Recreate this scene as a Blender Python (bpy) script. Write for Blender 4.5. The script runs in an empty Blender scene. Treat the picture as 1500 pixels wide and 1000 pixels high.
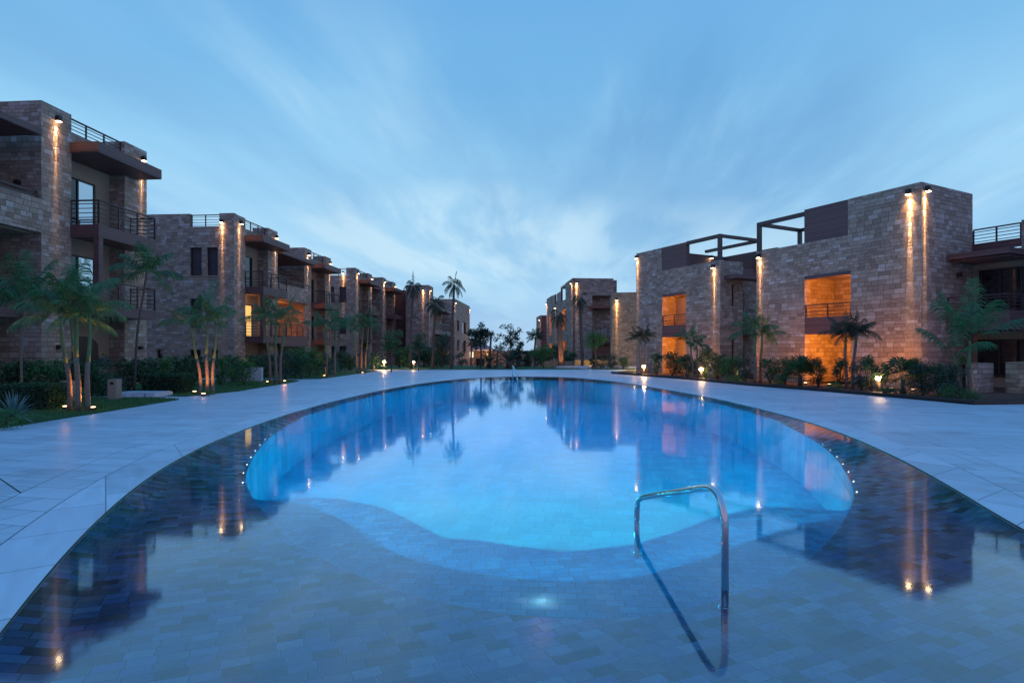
import bpy, math, random
from mathutils import Vector, Matrix
R = random.Random(7)
PI = math.pi
rad = math.radians
col = bpy.context.scene.collection
scn = bpy.context.scene

# ------------------------------------------------------------------ camera
F, HZ, CZ = 850.0, 515.0, 1.5          # focal length in photo pixels, horizon row, eye height above the deck
cd = bpy.data.cameras.new('camera')
cam = bpy.data.objects.new('camera', cd)
col.objects.link(cam)
cam.location = (0, 0, CZ)
cam.rotation_euler = (PI / 2, 0, 0)
cd.sensor_width = 36
cd.lens = 36 * F / 1500
cd.shift_y = (HZ - 500) / 1500
cd.clip_start = 0.05
cd.clip_end = 9000
scn.camera = cam
scn.view_settings.view_transform = 'Standard'
scn.view_settings.look = 'None'
scn.view_settings.gamma = 1
scn.view_settings.exposure = 0.0
scn.cycles.max_bounces = 6
scn.cycles.diffuse_bounces = 3
scn.cycles.transparent_max_bounces = 12
scn.cycles.sample_clamp_indirect = 3
scn.cycles.use_denoising = True


# ------------------------------------------------------------------ node helpers
class NT:
    def __init__(s, tree):
        s.t = tree
        s.n = tree.nodes
        s.l = tree.links

    def new(s, kind, **kw):
        nd = s.n.new(kind)
        for k, v in kw.items():
            setattr(nd, k, v)
        return nd

    def put(s, sock, v):
        if isinstance(v, bpy.types.NodeSocket):
            s.l.new(v, sock)
        elif isinstance(v, (int, float)):
            sock.default_value = v
        else:
            v = tuple(v)
            if len(sock.default_value) == 4 and len(v) == 3:
                v = v + (1,)
            sock.default_value = v

    def m(s, op, a, b=None, c=None, clamp=False):
        nd = s.new('ShaderNodeMath', operation=op, use_clamp=clamp)
        s.put(nd.inputs[0], a)
        if b is not None: s.put(nd.inputs[1], b)
        if c is not None: s.put(nd.inputs[2], c)
        return nd.outputs[0]

    def v(s, op, a, b=None):
        nd = s.new('ShaderNodeVectorMath', operation=op)
        s.put(nd.inputs[0], a)
        if b is not None: s.put(nd.inputs[1], b)
        return nd.outputs[0]

    def xyz(s, x, y, z):
        nd = s.new('ShaderNodeCombineXYZ')
        s.put(nd.inputs[0], x); s.put(nd.inputs[1], y); s.put(nd.inputs[2], z)
        return nd.outputs[0]

    def sep(s, v):
        nd = s.new('ShaderNodeSeparateXYZ')
        s.put(nd.inputs[0], v)
        return nd.outputs

    def noise(s, vec, scale, detail=3, rough=.5, dist=0.0):
        nd = s.new('ShaderNodeTexNoise')
        s.put(nd.inputs['Vector'], vec)
        nd.inputs['Scale'].default_value = scale
        nd.inputs['Detail'].default_value = detail
        nd.inputs['Roughness'].default_value = rough
        nd.inputs['Distortion'].default_value = dist
        return nd.outputs['Fac']

    def white(s, vec):
        nd = s.new('ShaderNodeTexWhiteNoise', noise_dimensions='3D')
        s.put(nd.inputs['Vector'], vec)
        return nd.outputs['Value']

    def ramp(s, fac, stops, interp='LINEAR'):
        nd = s.new('ShaderNodeValToRGB')
        s.put(nd.inputs[0], fac)
        cr = nd.color_ramp
        cr.interpolation = interp
        while len(cr.elements) < len(stops):
            cr.elements.new(1)
        for e, (p, c) in zip(cr.elements, stops):
            e.position = p
            if isinstance(c, (int, float)): c = (c, c, c)
            e.color = tuple(c) + (1,)
        return nd.outputs[0]

    def mix(s, fac, a, b, blend='MIX'):
        nd = s.new('ShaderNodeMix', data_type='RGBA', blend_type=blend)
        s.put(nd.inputs[0], fac); s.put(nd.inputs[6], a); s.put(nd.inputs[7], b)
        return nd.outputs[2]

    def mr(s, v, a, b, c=0.0, d=1.0, smooth=False):
        nd = s.new('ShaderNodeMapRange')
        if smooth: nd.interpolation_type = 'SMOOTHSTEP'
        s.put(nd.inputs[0], v)
        for i, q in enumerate((a, b, c, d)):
            nd.inputs[i + 1].default_value = q
        return nd.outputs[0]

    def bump(s, h, strength=.3, dist=.02, normal=None):
        nd = s.new('ShaderNodeBump')
        nd.inputs['Strength'].default_value = strength
        nd.inputs['Distance'].default_value = dist
        s.put(nd.inputs['Height'], h)
        if normal is not None: s.put(nd.inputs['Normal'], normal)
        return nd.outputs[0]


MATS = {}


def mat(name, fn=None, color=(.5, .5, .5), rough=.6, metal=0.0, emit=None, estr=1.0, spec=.5):
    if name in MATS: return MATS[name]
    m_ = bpy.data.materials.new(name)
    m_.use_nodes = True
    t = NT(m_.node_tree)
    p = t.n['Principled BSDF']
    p.inputs['Base Color'].default_value = tuple(color) + (1,)
    p.inputs['Roughness'].default_value = rough
    p.inputs['Metallic'].default_value = metal
    p.inputs['Specular IOR Level'].default_value = spec
    if emit:
        p.inputs['Emission Color'].default_value = tuple(emit) + (1,)
        p.inputs['Emission Strength'].default_value = estr
    if fn: fn(t, p)
    MATS[name] = m_
    return m_


# ------------------------------------------------------------------ dusk sky
world = bpy.data.worlds.new("World")
scn.world = world
world.use_nodes = True
W = NT(world.node_tree)
bg = W.n['Background']
tc = W.new('ShaderNodeTexCoord')
dx, dy, dz = W.sep(tc.outputs['Generated'])[:3]
ez = W.m('MAXIMUM', dz, 0.0)
base = W.ramp(ez, [(0.0, (.40, .63, .86)), (.05, (.38, .64, .90)), (.16, (.365, .665, .93)), (.30, (.315, .635, .92)), (.41, (.195, .50, .84)), (.50, (.165, .44, .79)), (.75, (.09, .40, .95)), (1.0, (.07, .39, 1.04))])
# streaks of high cloud, drawn out along the view direction so that they fan out of the horizon
inv = W.m('DIVIDE', 1.0, W.m('ADD', ez, 0.07))
u = W.m('MULTIPLY', dx, inv)
v = W.m('MULTIPLY', dy, inv)
u2 = W.m('SUBTRACT', u, W.m('MULTIPLY', v, 0.10))
uv = W.xyz(W.m('MULTIPLY', u2, 1.5), W.m('MULTIPLY', v, 0.33), 0.0)
warp = W.noise(W.xyz(u, W.m('MULTIPLY', v, .5), 3.0), .9, 2)
uvw = W.v('ADD', uv, W.xyz(W.m('MULTIPLY', W.m('SUBTRACT', warp, .5), .9), 0.0, 0.0))
n1 = W.noise(uvw, 1.15, 5, .55)
n2 = W.noise(W.v('ADD', uv, (7.3, 2.1, 0)), .55, 3, .5)
lite = W.mr(n1, .46, .72, 0, 1, True)
lite = W.m('MULTIPLY', lite, W.mr(n2, .38, .58, .12, 1, True))
dark = W.mr(W.noise(W.v('ADD', uvw, (3.7, 9.2, 1.0)), .9, 4, .5), .46, .66, 0, 1, True)
fade = W.mr(ez, .60, .28, 0, 1, True)
fade = W.m('MULTIPLY', fade, W.mr(ez, .02, .12, .25, 1, True))
c1 = W.mix(W.m('MULTIPLY', W.m('MULTIPLY', dark, fade), .60), base, (.185, .43, .75, 1))
c2 = W.mix(W.m('MULTIPLY', W.m('MULTIPLY', lite, fade), .80), c1, (.51, .78, .97, 1))
# where the clouds gather: a pale mass low ahead, darker blue-grey drifts higher to the right
yy = W.m('MAXIMUM', dy, .05)
ta = W.m('DIVIDE', dx, yy); te = W.m('DIVIDE', dz, yy)


def blob(cx, cy, rx, ry):
    q = W.m('ADD', W.m('POWER', W.m('ABSOLUTE', W.m('DIVIDE', W.m('SUBTRACT', ta, cx), rx)), 2.0), W.m('POWER', W.m('ABSOLUTE', W.m('DIVIDE', W.m('SUBTRACT', te, cy), ry)), 2.0))
    return W.mr(q, 1.0, 0.0, 0, 1, True)


fwd = W.mr(dy, .1, .3, 0, 1, True)
n4 = W.noise(W.v('ADD', uvw, (1.3, 4.4, 6.0)), 1.5, 5, .55)
n5 = W.noise(W.v('ADD', uvw, (5.3, .4, 2.0)), 1.6, 5, .6)
dk1 = W.m('MULTIPLY', W.m('MAXIMUM', blob(.34, .36, .50, .27), W.m('MULTIPLY', blob(-.02, .34, .30, .22), .6)), W.mr(n5, .30, .62, .25, 1, True))
c2 = W.mix(W.m('MULTIPLY', W.m('MULTIPLY', dk1, fwd), .68), c2, (.135, .36, .68, 1))
lt1 = W.m('MULTIPLY', W.m('MAXIMUM', blob(-.10, .19, .42, .12), W.m('MULTIPLY', blob(.38, .16, .45, .12), .55)), W.mr(n4, .40, .60, .04, 1, True))
c2 = W.mix(W.m('MULTIPLY', W.m('MULTIPLY', lt1, fwd), .80), c2, (.62, .84, .98, 1))
# broad glow low over the sea ahead, pink traces at the horizon
gl = W.m('MULTIPLY', W.mr(W.m('ABSOLUTE', W.m('ADD', dx, .05)), .75, .0, 0, 1, True), W.mr(W.m('ABSOLUTE', W.m('SUBTRACT', ez, .17)), .17, .0, 0, 1, True))
c3 = W.mix(W.m('MULTIPLY', gl, .30), c2, (.50, .78, .97, 1))
# right hand side of the sky is paler
c3 = W.mix(W.m('MULTIPLY', W.mr(dx, .25, .8, 0, 1, True), .12), c3, (.46, .73, .95, 1))
c3 = W.mix(W.m('MULTIPLY', W.mr(ez, .12, .02, 0, 1, True), .25), c3, (.47, .58, .80, 1))
# afterglow behind the photographer
back = W.mr(dy, .15, -.6, 0, 1, True)
aft = W.ramp(ez, [(0.0, (.44, .34, .50)), (.15, (.40, .36, .62)), (.45, (.22, .36, .78)), (1.0, (.07, .39, 1.04))])
c4 = W.mix(back, c3, aft)
W.l.new(c4, bg.inputs[0])
bg.inputs[1].default_value = 1.0


# ------------------------------------------------------------------ mesh builder
class MB:
    def __init__(s):
        s.v = []; s.f = []; s.sm = []

    def quad(s, a, b, c, d):
        i = len(s.v); s.v += [tuple(a), tuple(b), tuple(c), tuple(d)]; s.f.append((i, i + 1, i + 2, i + 3)); s.sm.append(False)

    def tri(s, a, b, c):
        i = len(s.v); s.v += [tuple(a), tuple(b), tuple(c)]; s.f.append((i, i + 1, i + 2)); s.sm.append(False)

    def box(s, x0, x1, y0, y1, z0, z1):
        if x0 > x1: x0, x1 = x1, x0
        if y0 > y1: y0, y1 = y1, y0
        i = len(s.v)
        s.v += [(x0, y0, z0), (x1, y0, z0), (x1, y1, z0), (x0, y1, z0), (x0, y0, z1), (x1, y0, z1), (x1, y1, z1), (x0, y1, z1)]
        for q in ((0, 3, 2, 1), (4, 5, 6, 7), (0, 1, 5, 4), (1, 2, 6, 5), (2, 3, 7, 6), (3, 0, 4, 7)):
            s.f.append(tuple(i + k for k in q)); s.sm.append(False)
        return s

    def tube(s, pts, r, n=8, cap=True):
        pts = [Vector(p) for p in pts]
        rs = r if isinstance(r, (list, tuple)) else [r] * len(pts)
        i0 = len(s.v)
        up = Vector((0, 0, 1))
        prev = None
        for k, p in enumerate(pts):
            t = (pts[min(k + 1, len(pts) - 1)] - pts[max(k - 1, 0)]).normalized()
            if prev is None:
                a = t.cross(up)
                if a.length < .05: a = t.cross(Vector((0, 1, 0)))
                a.normalize()
            else:
                a = (prev - t * prev.dot(t)).normalized()
            prev = a
            b = t.cross(a)
            for j in range(n):
                w = 2 * PI * j / n
                s.v.append(tuple(p + (a * math.cos(w) + b * math.sin(w)) * rs[k]))
        for k in range(len(pts) - 1):
            for j in range(n):
                a0 = i0 + k * n + j; a1 = i0 + k * n + (j + 1) % n
                s.f.append((a0, a1, a1 + n, a0 + n)); s.sm.append(True)
        if cap:
            s.f.append(tuple(i0 + j for j in range(n))[::-1]); s.sm.append(False)
            s.f.append(tuple(i0 + (len(pts) - 1) * n + j for j in range(n))); s.sm.append(False)
        return s

    def ring(s, A, B):       # band between two closed loops of equal length
        n = len(A); i = len(s.v)
        s.v += [tuple(p) for p in A] + [tuple(p) for p in B]
        for k in range(n):
            s.f.append((i + k, i + (k + 1) % n, i + n + (k + 1) % n, i + n + k)); s.sm.append(False)

    def fan(s, A, c):
        n = len(A); i = len(s.v)
        s.v += [tuple(p) for p in A] + [tuple(c)]
        for k in range(n):
            s.f.append((i + k, i + (k + 1) % n, i + n)); s.sm.append(False)

    def poly(s, pts):
        i = len(s.v); s.v += [tuple(p) for p in pts]; s.f.append(tuple(range(i, i + len(pts)))); s.sm.append(False)

    def prism(s, pts, z0, z1):
        n = len(pts)
        lo = [(p[0], p[1], z0) for p in pts]; hi = [(p[0], p[1], z1) for p in pts]
        s.ring(lo, hi); s.poly(hi); s.poly(lo[::-1])
        return s

    def mesh(s, name):
        me = bpy.data.meshes.new(name)
        me.from_pydata(s.v, [], s.f)
        me.polygons.foreach_set('use_smooth', s.sm)
        me.update()
        return me

    def build(s, name, m_, parent=None):
        o = bpy.data.objects.new(name, s.mesh(name))
        col.objects.link(o)
        for q in (m_ if isinstance(m_, (list, tuple)) else [m_]):
            o.data.materials.append(q)
        if parent is not None: o.parent = parent
        return o


def empty(name, loc=(0, 0, 0), rz=0.0, s=1.0):
    o = bpy.data.objects.new(name, None)
    col.objects.link(o)
    o.empty_display_size = .2
    o.location = loc; o.rotation_euler = (0, 0, rz); o.scale = (s, s, s)
    return o


def tag(o, label=None, cat=None, group=None, kind=None):
    if label: o['label'] = label
    if cat: o['category'] = cat
    if group: o['group'] = group
    if kind: o['kind'] = kind
    return o


def struct(name, mb, m_):
    return tag(mb.build(name, m_), kind='structure')


def copy_tree(o, parent=None):
    c = o.copy(); col.objects.link(c); c.parent = parent
    for ch in list(o.children): copy_tree(ch, c)
    return c


def gp(px, py, z=0.0):                       # the ground point the photograph shows at a pixel
    d = F * (CZ - z) / (py - HZ)
    return ((px - 750) / F * d, d, z)


def light(kind, parent, loc, energy, color, radius=.05, rot=None, size=None, blend=.3, name='lamp_light'):
    l = bpy.data.lights.new(name, kind)
    l.energy = energy; l.color = color
    l.shadow_soft_size = radius
    if kind == 'SPOT':
        l.spot_size = rad(size); l.spot_blend = blend
    o = bpy.data.objects.new(name, l); col.objects.link(o)
    o.location = loc
    if rot: o.rotation_euler = rot
    o.parent = parent
    return o


WARM = (1.0, .55, .22)
ORANGE = (1.0, .34, .05)


# ------------------------------------------------------------------ materials
def planar(t):
    """coordinates laid on axis-aligned faces in the object's own frame: (along, up)"""
    c = t.new('ShaderNodeTexCoord')
    x, y, z = t.sep(c.outputs['Object'])[:3]
    nx, ny, nz = t.sep(c.outputs['Normal'])[:3]
    fx = t.m('GREATER_THAN', t.m('ABSOLUTE', nx), .6)
    fz = t.m('GREATER_THAN', t.m('ABSOLUTE', nz), .6)
    a = t.m('ADD', t.m('MULTIPLY', x, t.m('SUBTRACT', 1.0, fx)), t.m('MULTIPLY', y, fx))
    b = t.m('ADD', t.m('MULTIPLY', z, t.m('SUBTRACT', 1.0, fz)), t.m('MULTIPLY', y, fz))
    return a, b, c.outputs['Object'], fx


def blocks(t, a, b, h, w, joint, seed=0.0, wvar=.5):
    """random ashlar: returns id vector, joint mask (1 in the joint)"""
    bb = t.m('DIVIDE', b, h)
    row = t.m('FLOOR', bb)
    fb = t.m('FRACT', bb)
    r1 = t.white(t.xyz(row, seed, 1.7))
    r2 = t.white(t.xyz(row, seed, 5.1))
    ww = t.m('MULTIPLY', w, t.m('ADD', 1 - wvar / 2, t.m('MULTIPLY', r1, wvar)))
    aa = t.m('DIVIDE', t.m('ADD', a, t.m('MULTIPLY', r2, 9.0)), ww)
    idx = t.m('FLOOR', aa)
    fa = t.m('FRACT', aa)
    # neighbours at random share one block
    da = t.m('MULTIPLY', t.m('MINIMUM', fa, t.m('SUBTRACT', 1.0, fa)), ww)
    db = t.m('MULTIPLY', t.m('MINIMUM', fb, t.m('SUBTRACT', 1.0, fb)), h)
    d = t.m('MINIMUM', da, db)
    jm = t.mr(d, joint * .4, joint, 1, 0, True)
    return t.xyz(idx, row, seed), jm, d


def stone_fn(dark=1.0, scale=.54, palette=None, seed=0.0):
    pal = palette or [(0.0, (.24, .165, .125)), (.2, (.32, .225, .17)), (.45, (.385, .28, .215)), (.70, (.44, .33, .26)), (.88, (.50, .395, .33)), (1.0, (.57, .51, .49))]

    def fn(t, p):
        a, b, obj, fx = planar(t)
        a = t.m('ADD', a, t.m('MULTIPLY', fx, 3.37))
        warp = t.m('MULTIPLY', t.m('SINE', t.m('MULTIPLY', b, 2.3)), .10)
        b2 = t.m('ADD', b, warp)
        idv, jm, d = blocks(t, a, b2, .30 * scale, .62 * scale, .012, seed, .7)
        r = t.white(idv)
        big = t.noise(obj, .35, 3)
        fac = t.m('ADD', t.m('MULTIPLY', r, .85), t.m('MULTIPLY', big, .22))
        c = t.ramp(fac, pal)
        fine = t.noise(obj, 9, 5, .65)
        c = t.mix(.65, c, t.ramp(fine, [(0.25, (.55, .52, .50)), (.75, (1.25, 1.22, 1.2))]), 'MULTIPLY')
        vein = t.noise(t.v('MULTIPLY', obj, (1, 1, 6)), 2.2, 4, .6)
        c = t.mix(.35, c, t.ramp(vein, [(0.3, (.7, .66, .62)), (.7, (1.15, 1.15, 1.15))]), 'MULTIPLY')
        if dark != 1.0: c = t.mix(1.0, c, (dark, dark, dark), 'MULTIPLY')
        c = t.mix(t.m('MULTIPLY', jm, .55), c, (.10, .075, .06))
        t.put(p.inputs['Base Color'], c)
        hgt = t.m('ADD', t.m('MULTIPLY', jm, -1.0), t.m('ADD', t.m('MULTIPLY', fine, .8), t.m('MULTIPLY', r, .6)))
        t.put(p.inputs['Normal'], t.bump(hgt, .7, .03))
        p.inputs['Roughness'].default_value = .85
    return fn


def wood_fn(c0, c1, pitch=.12):
    def fn(t, p):
        a, b, obj, fx = planar(t)
        q = t.m('DIVIDE', b, pitch)
        row = t.m('FLOOR', q)
        fr = t.m('FRACT', q)
        gap = t.mr(t.m('MINIMUM', fr, t.m('SUBTRACT', 1.0, fr)), .03, .09, 1, 0)
        g = t.noise(t.v('MULTIPLY', obj, (1, 1, 12)), 3, 4)
        r = t.white(t.xyz(row, 2.0, 1.0))
        c = t.mix(t.m('ADD', t.m('MULTIPLY', g, .6), t.m('MULTIPLY', r, .4)), c0, c1)
        c = t.mix(t.m('MULTIPLY', gap, .7), c, (.012, .008, .008))
        t.put(p.inputs['Base Color'], c)
        t.put(p.inputs['Normal'], t.bump(t.m('MULTIPLY', gap, -1.0), .6, .01))
        p.inputs['Roughness'].default_value = .5
    return fn


def plaster_fn(c):
    def fn(t, p):
        o = t.new('ShaderNodeTexCoord').outputs['Object']
        n = t.noise(o, 1.3, 6, .6)
        t.put(p.inputs['Base Color'], t.mix(n, tuple(x * .75 for x in c), tuple(x * 1.2 for x in c)))
        t.put(p.inputs['Normal'], t.bump(t.noise(o, 40, 3), .2, .005))
    return fn


M = {}
M['stone'] = mat('ashlar_stone', stone_fn())
M['stone_far'] = mat('ashlar_stone_far', stone_fn(scale=.8, seed=4.0))
M['stone_yellow'] = mat('yellow_ashlar', stone_fn(seed=2.0, palette=[(0, (.26, .18, .115)), (.3, (.36, .26, .165)), (.7, (.44, .33, .21)), (1, (.54, .43, .30))]))
M['plaster'] = mat('plaster', plaster_fn((.34, .26, .19)), rough=.9)
M['wood'] = mat('wood_cladding', wood_fn((.082, .038, .038), (.175, .083, .078)))
M['wood_lit'] = mat('wood_cladding_lit', wood_fn((.16, .055, .035), (.30, .11, .06)))  # the wood cladding again, with warm lamp light put into its colour
M['rail'] = mat('rail_paint', color=(.050, .026, .028), rough=.4)
M['frame'] = mat('dark_frame', color=(.018, .013, .014), rough=.4)
M['glass'] = mat('dark_glass', color=(.012, .014, .018), rough=.03, spec=.8)
M['mirror'] = mat('sky_glass', color=(.62, .66, .70), rough=.04, metal=.9)
M['blind'] = mat('window_shutter', wood_fn((.035, .022, .026), (.075, .05, .055), .06))
M['black'] = mat('black_metal', color=(.02, .016, .016), rough=.5)
M['bulb'] = mat('lamp_glow', emit=(1, .66, .33), estr=30, color=(1, .8, .6))
M['bulb_soft'] = mat('lamp_glow_soft', emit=(1, .60, .24), estr=9, color=(1, .8, .6))
M['room_glow'] = mat('lit_curtain', emit=(1, .55, .12), estr=.9, color=(.8, .6, .3))
M['dot'] = mat('pool_dot', emit=(.75, .95, 1), estr=7, color=(.9, 1, 1))
M['chrome'] = mat('chrome', color=(.62, .60, .60), rough=.10, metal=1.0)
M['chrome_body'] = M['chrome']
M['tiles_roof'] = mat('red_roof_tiles', wood_fn((.36, .11, .09), (.50, .17, .13), .35))


def soil_fn(t, p):
    o = t.new('ShaderNodeTexCoord').outputs['Object']
    n = t.noise(o, 6, 6, .7)
    t.put(p.inputs['Base Color'], t.ramp(n, [(.3, (.05, .024, .014)), (.7, (.13, .06, .035))]))
    t.put(p.inputs['Normal'], t.bump(n, .8, .05))
    p.inputs['Roughness'].default_value = .95


def grass_fn(t, p):
    o = t.new('ShaderNodeTexCoord').outputs['Object']
    n = t.noise(o, 35, 4, .7)
    n2 = t.noise(o, 1.2, 3)
    c = t.ramp(t.m('ADD', t.m('MULTIPLY', n, .6), t.m('MULTIPLY', n2, .4)), [(.3, (.018, .070, .016)), (.55, (.038, .125, .028)), (.8, (.08, .19, .05))])
    t.put(p.inputs['Base Color'], c)
    t.put(p.inputs['Normal'], t.bump(n, 1.0, .06))
    p.inputs['Roughness'].default_value = .9


def leaf_fn(c0, c1, c2):
    def fn(t, p):
        o = t.new('ShaderNodeTexCoord').outputs['Object']
        n = t.noise(o, 5, 3, .6)
        info = t.new('ShaderNodeObjectInfo')
        c = t.ramp(n, [(.32, c0), (.52, c1), (.72, c2)])
        t.put(p.inputs['Base Color'], c)
        p.inputs['Roughness'].default_value = .55
        # light passes through thin leaves
        tr = t.new('ShaderNodeBsdfTranslucent')
        t.put(tr.inputs[0], t.mix(1.0, c, (1.3, 1.5, .7), 'MULTIPLY'))
        mx = t.new('ShaderNodeMixShader'); mx.inputs[0].default_value = .25
        out = t.n['Material Output']
        t.l.new(p.outputs[0], mx.inputs[1]); t.l.new(tr.outputs[0], mx.inputs[2]); t.l.new(mx.outputs[0], out.inputs[0])
    return fn


M['soil'] = mat('soil', soil_fn)
M['grass'] = mat('lawn_grass', grass_fn)
M['palm'] = mat('palm_leaf', leaf_fn((0.022, 0.0682, 0.0286), (0.0462, 0.1375, 0.055), (0.0935, 0.22, 0.0825)))
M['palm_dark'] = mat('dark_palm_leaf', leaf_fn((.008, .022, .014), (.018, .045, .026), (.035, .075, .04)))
M['leaf'] = mat('shrub_leaf', leaf_fn((0.0145, 0.0435, 0.0203), (0.0319, 0.0899, 0.0348), (0.0725, 0.1668, 0.0609)))
M['leaf_grey'] = mat('olive_leaf', leaf_fn((0.02, 0.0425, 0.0325), (0.045, 0.0813, 0.0562), (0.0875, 0.1375, 0.1)))
M['leaf_light'] = mat('light_leaf', leaf_fn((0.0253, 0.0862, 0.023), (0.0517, 0.1552, 0.0403), (0.115, 0.2645, 0.069)))
M['agave'] = mat('agave_leaf', leaf_fn((.06, .11, .12), (.12, .19, .20), (.2, .29, .30)))


def bark_fn(c0, c1, rings=True):
    def fn(t, p):
        o = t.new('ShaderNodeTexCoord').outputs['Object']
        z = t.sep(o)[2]
        n = t.noise(o, 14, 4, .6)
        c = t.mix(n, c0, c1)
        if rings:
            w = t.m('FRACT', t.m('ADD', t.m('MULTIPLY', z, 7.0), t.m('MULTIPLY', t.noise(o, 2, 2), .8)))
            rg = t.mr(w, 0, .16, 1, 0)
            c = t.mix(t.m('MULTIPLY', rg, .6), c, tuple(q * .35 for q in c0))
        t.put(p.inputs['Base Color'], c)
        t.put(p.inputs['Normal'], t.bump(n, .5, .02))
        p.inputs['Roughness'].default_value = .85
    return fn


M['bark'] = mat('palm_bark', bark_fn((.11, .075, .055), (.28, .20, .145)))
M['shaft'] = mat('palm_crownshaft', bark_fn((.07, .12, .045), (.16, .22, .09), False))
M['bark_dark'] = mat('tree_bark', bark_fn((.05, .038, .03), (.13, .10, .08), False))


def deck_fn(rot=0.0, w=1.0, h=.4, seed=3.0, tint=1.0):
    def fn(t, p):
        o = t.new('ShaderNodeTexCoord').outputs['Object']
        mp = t.new('ShaderNodeMapping'); mp.inputs['Rotation'].default_value = (0, 0, rot)
        t.l.new(o, mp.inputs[0])
        x, y, z = t.sep(mp.outputs[0])[:3]
        idv, jm, d = blocks(t, x, y, h, w, .009, seed, .0)
        r = t.white(idv)
        streak = t.noise(t.v('MULTIPLY', mp.outputs[0], (.55, 3.2, 1)), 2.3, 6, .62, .5)
        big = t.noise(o, .22, 4, .55)
        fac = t.m('ADD', t.m('ADD', t.m('MULTIPLY', r, .34), t.m('MULTIPLY', streak, .55)), t.m('MULTIPLY', big, .3))
        c = t.ramp(fac, [(.2, (.43 * tint, .45 * tint, .47 * tint)), (.5, (.54 * tint, .57 * tint, .60 * tint)), (.8, (.65 * tint, .68 * tint, .71 * tint))])
        c = t.mix(t.m('MULTIPLY', jm, .7), c, (.14, .13, .13))
        stain = t.noise(o, .9, 5, .6)
        c = t.mix(t.mr(stain, .52, .72, 0, .28, True), c, (.28, .22, .19))
        t.put(p.inputs['Base Color'], c)
        rr = t.mr(streak, .3, .7, .34, .56)
        t.put(p.inputs['Roughness'], rr)
        t.put(p.inputs['Normal'], t.bump(t.m('ADD', t.m('MULTIPLY', jm, -1.0), t.m('MULTIPLY', streak, .4)), .25, .006))
    return fn


M['deck'] = mat('travertine_deck', deck_fn(rad(12)))
M['coping'] = mat('travertine_coping', deck_fn(rad(55), .9, .9, 9.0, 1.06))
M['kerb'] = mat('dark_kerb', color=(.028, .02, .02), rough=.5)


def slate_fn(rot, w, h, pal, joint=.006, rough=.35):
    def fn(t, p):
        o = t.new('ShaderNodeTexCoord').outputs['Object']
        mp = t.new('ShaderNodeMapping'); mp.inputs['Rotation'].default_value = (0, 0, rot)
        t.l.new(o, mp.inputs[0])
        x, y, z = t.sep(mp.outputs[0])[:3]
        idv, jm, d = blocks(t, x, y, h, w, joint, 1.0, .0)
        r = t.white(idv)
        r2 = t.white(t.v('ADD', idv, (3, 8, 1)))
        c = t.ramp(r, pal)
        n = t.noise(t.v('ADD', mp.outputs[0], t.xyz(t.m('MULTIPLY', r2, 9.0), 0.0, 0.0)), 16, 5, .65)
        c = t.mix(.5, c, t.ramp(n, [(.25, (.6, .6, .6)), (.75, (1.3, 1.28, 1.25))]), 'MULTIPLY')
        c = t.mix(t.m('MULTIPLY', jm, .6), c, (.05, .045, .04))
        t.put(p.inputs['Base Color'], c)
        t.put(p.inputs['Normal'], t.bump(t.m('ADD', t.m('MULTIPLY', jm, -1.0), t.m('MULTIPLY', n, .3)), .5, .008))
        p.inputs['Roughness'].default_value = rough
        if rough >= 1: p.inputs['Specular IOR Level'].default_value = 0
    return fn


SLATE = [(0, (0.193, 0.128, 0.145)), (.12, (0.524, 0.290, 0.249)), (.26, (0.414, 0.371, 0.603)), (.42, (0.690, 0.476, 0.498)), (.56, (0.552, 0.523, 0.865)), (.70, (0.800, 0.592, 0.694)), (.82, (0.773, 0.720, 0.980)), (.88, (0.607, 0.302, 0.302)), (.94, (0.892, 0.854, 0.980)), (1, (0.892, 0.854, 0.980))]
M['slate'] = mat('slate_pool_tiles', slate_fn(rad(-24), .145, .092, SLATE, .005))
M['mosaic'] = mat('blue_pool_mosaic', slate_fn(rad(8), .30, .30, [(0, (.004, .38, .62)), (.5, (.006, .425, .68)), (1, (.01, .47, .73))], .003, 1.0))
M['step_tiles'] = mat('step_tiles', slate_fn(rad(4), .14, .10, [(0, (.03, .42, .62)), (.3, (.04, .52, .76)), (.7, (.06, .60, .84)), (1, (.14, .70, .90))], .004, 1.0))  # tiles lightened towards cyan to carry the pool light on the steps
M['step_tiles_lit'] = mat('lit_step_tiles', slate_fn(rad(-10), .14, .10, [(0, (.015, .38, .66)), (.3, (.02, .47, .80)), (.7, (.03, .54, .88)), (1, (.08, .62, .93))], .004, 1.0))  # bluer still: underwater light on the lower step put into the colour


def water_mat():
    m_ = bpy.data.materials.new('pool_water'); m_.use_nodes = True
    t = NT(m_.node_tree); t.n.remove(t.n['Principled BSDF'])
    out = t.n['Material Output']
    o = t.new('ShaderNodeTexCoord').outputs['Object']
    h = t.noise(o, 2.2, 2, .5)
    nb = t.bump(h, .05, .012)
    fr = t.new('ShaderNodeFresnel'); fr.inputs[0].default_value = 2.6
    t.put(fr.inputs['Normal'], nb)
    gl_ = t.new('ShaderNodeBsdfGlossy'); gl_.inputs['Roughness'].default_value = .055
    gl_.inputs['Color'].default_value = (.84, .92, 1, 1)
    t.put(gl_.inputs['Normal'], nb)
    tr = t.new('ShaderNodeBsdfTransparent'); tr.inputs[0].default_value = (.98, .97, 1, 1)
    mx = t.new('ShaderNodeMixShader')
    t.put(mx.inputs[0], fr.outputs[0]); t.l.new(tr.outputs[0], mx.inputs[1]); t.l.new(gl_.outputs[0], mx.inputs[2])
    t.l.new(mx.outputs[0], out.inputs[0])
    return m_


M['water'] = water_mat()


def sea_fn(t, p):
    p.inputs['Base Color'].default_value = (.03, .07, .12, 1)
    p.inputs['Roughness'].default_value = .25


M['sea'] = mat('sea', sea_fn)


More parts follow.
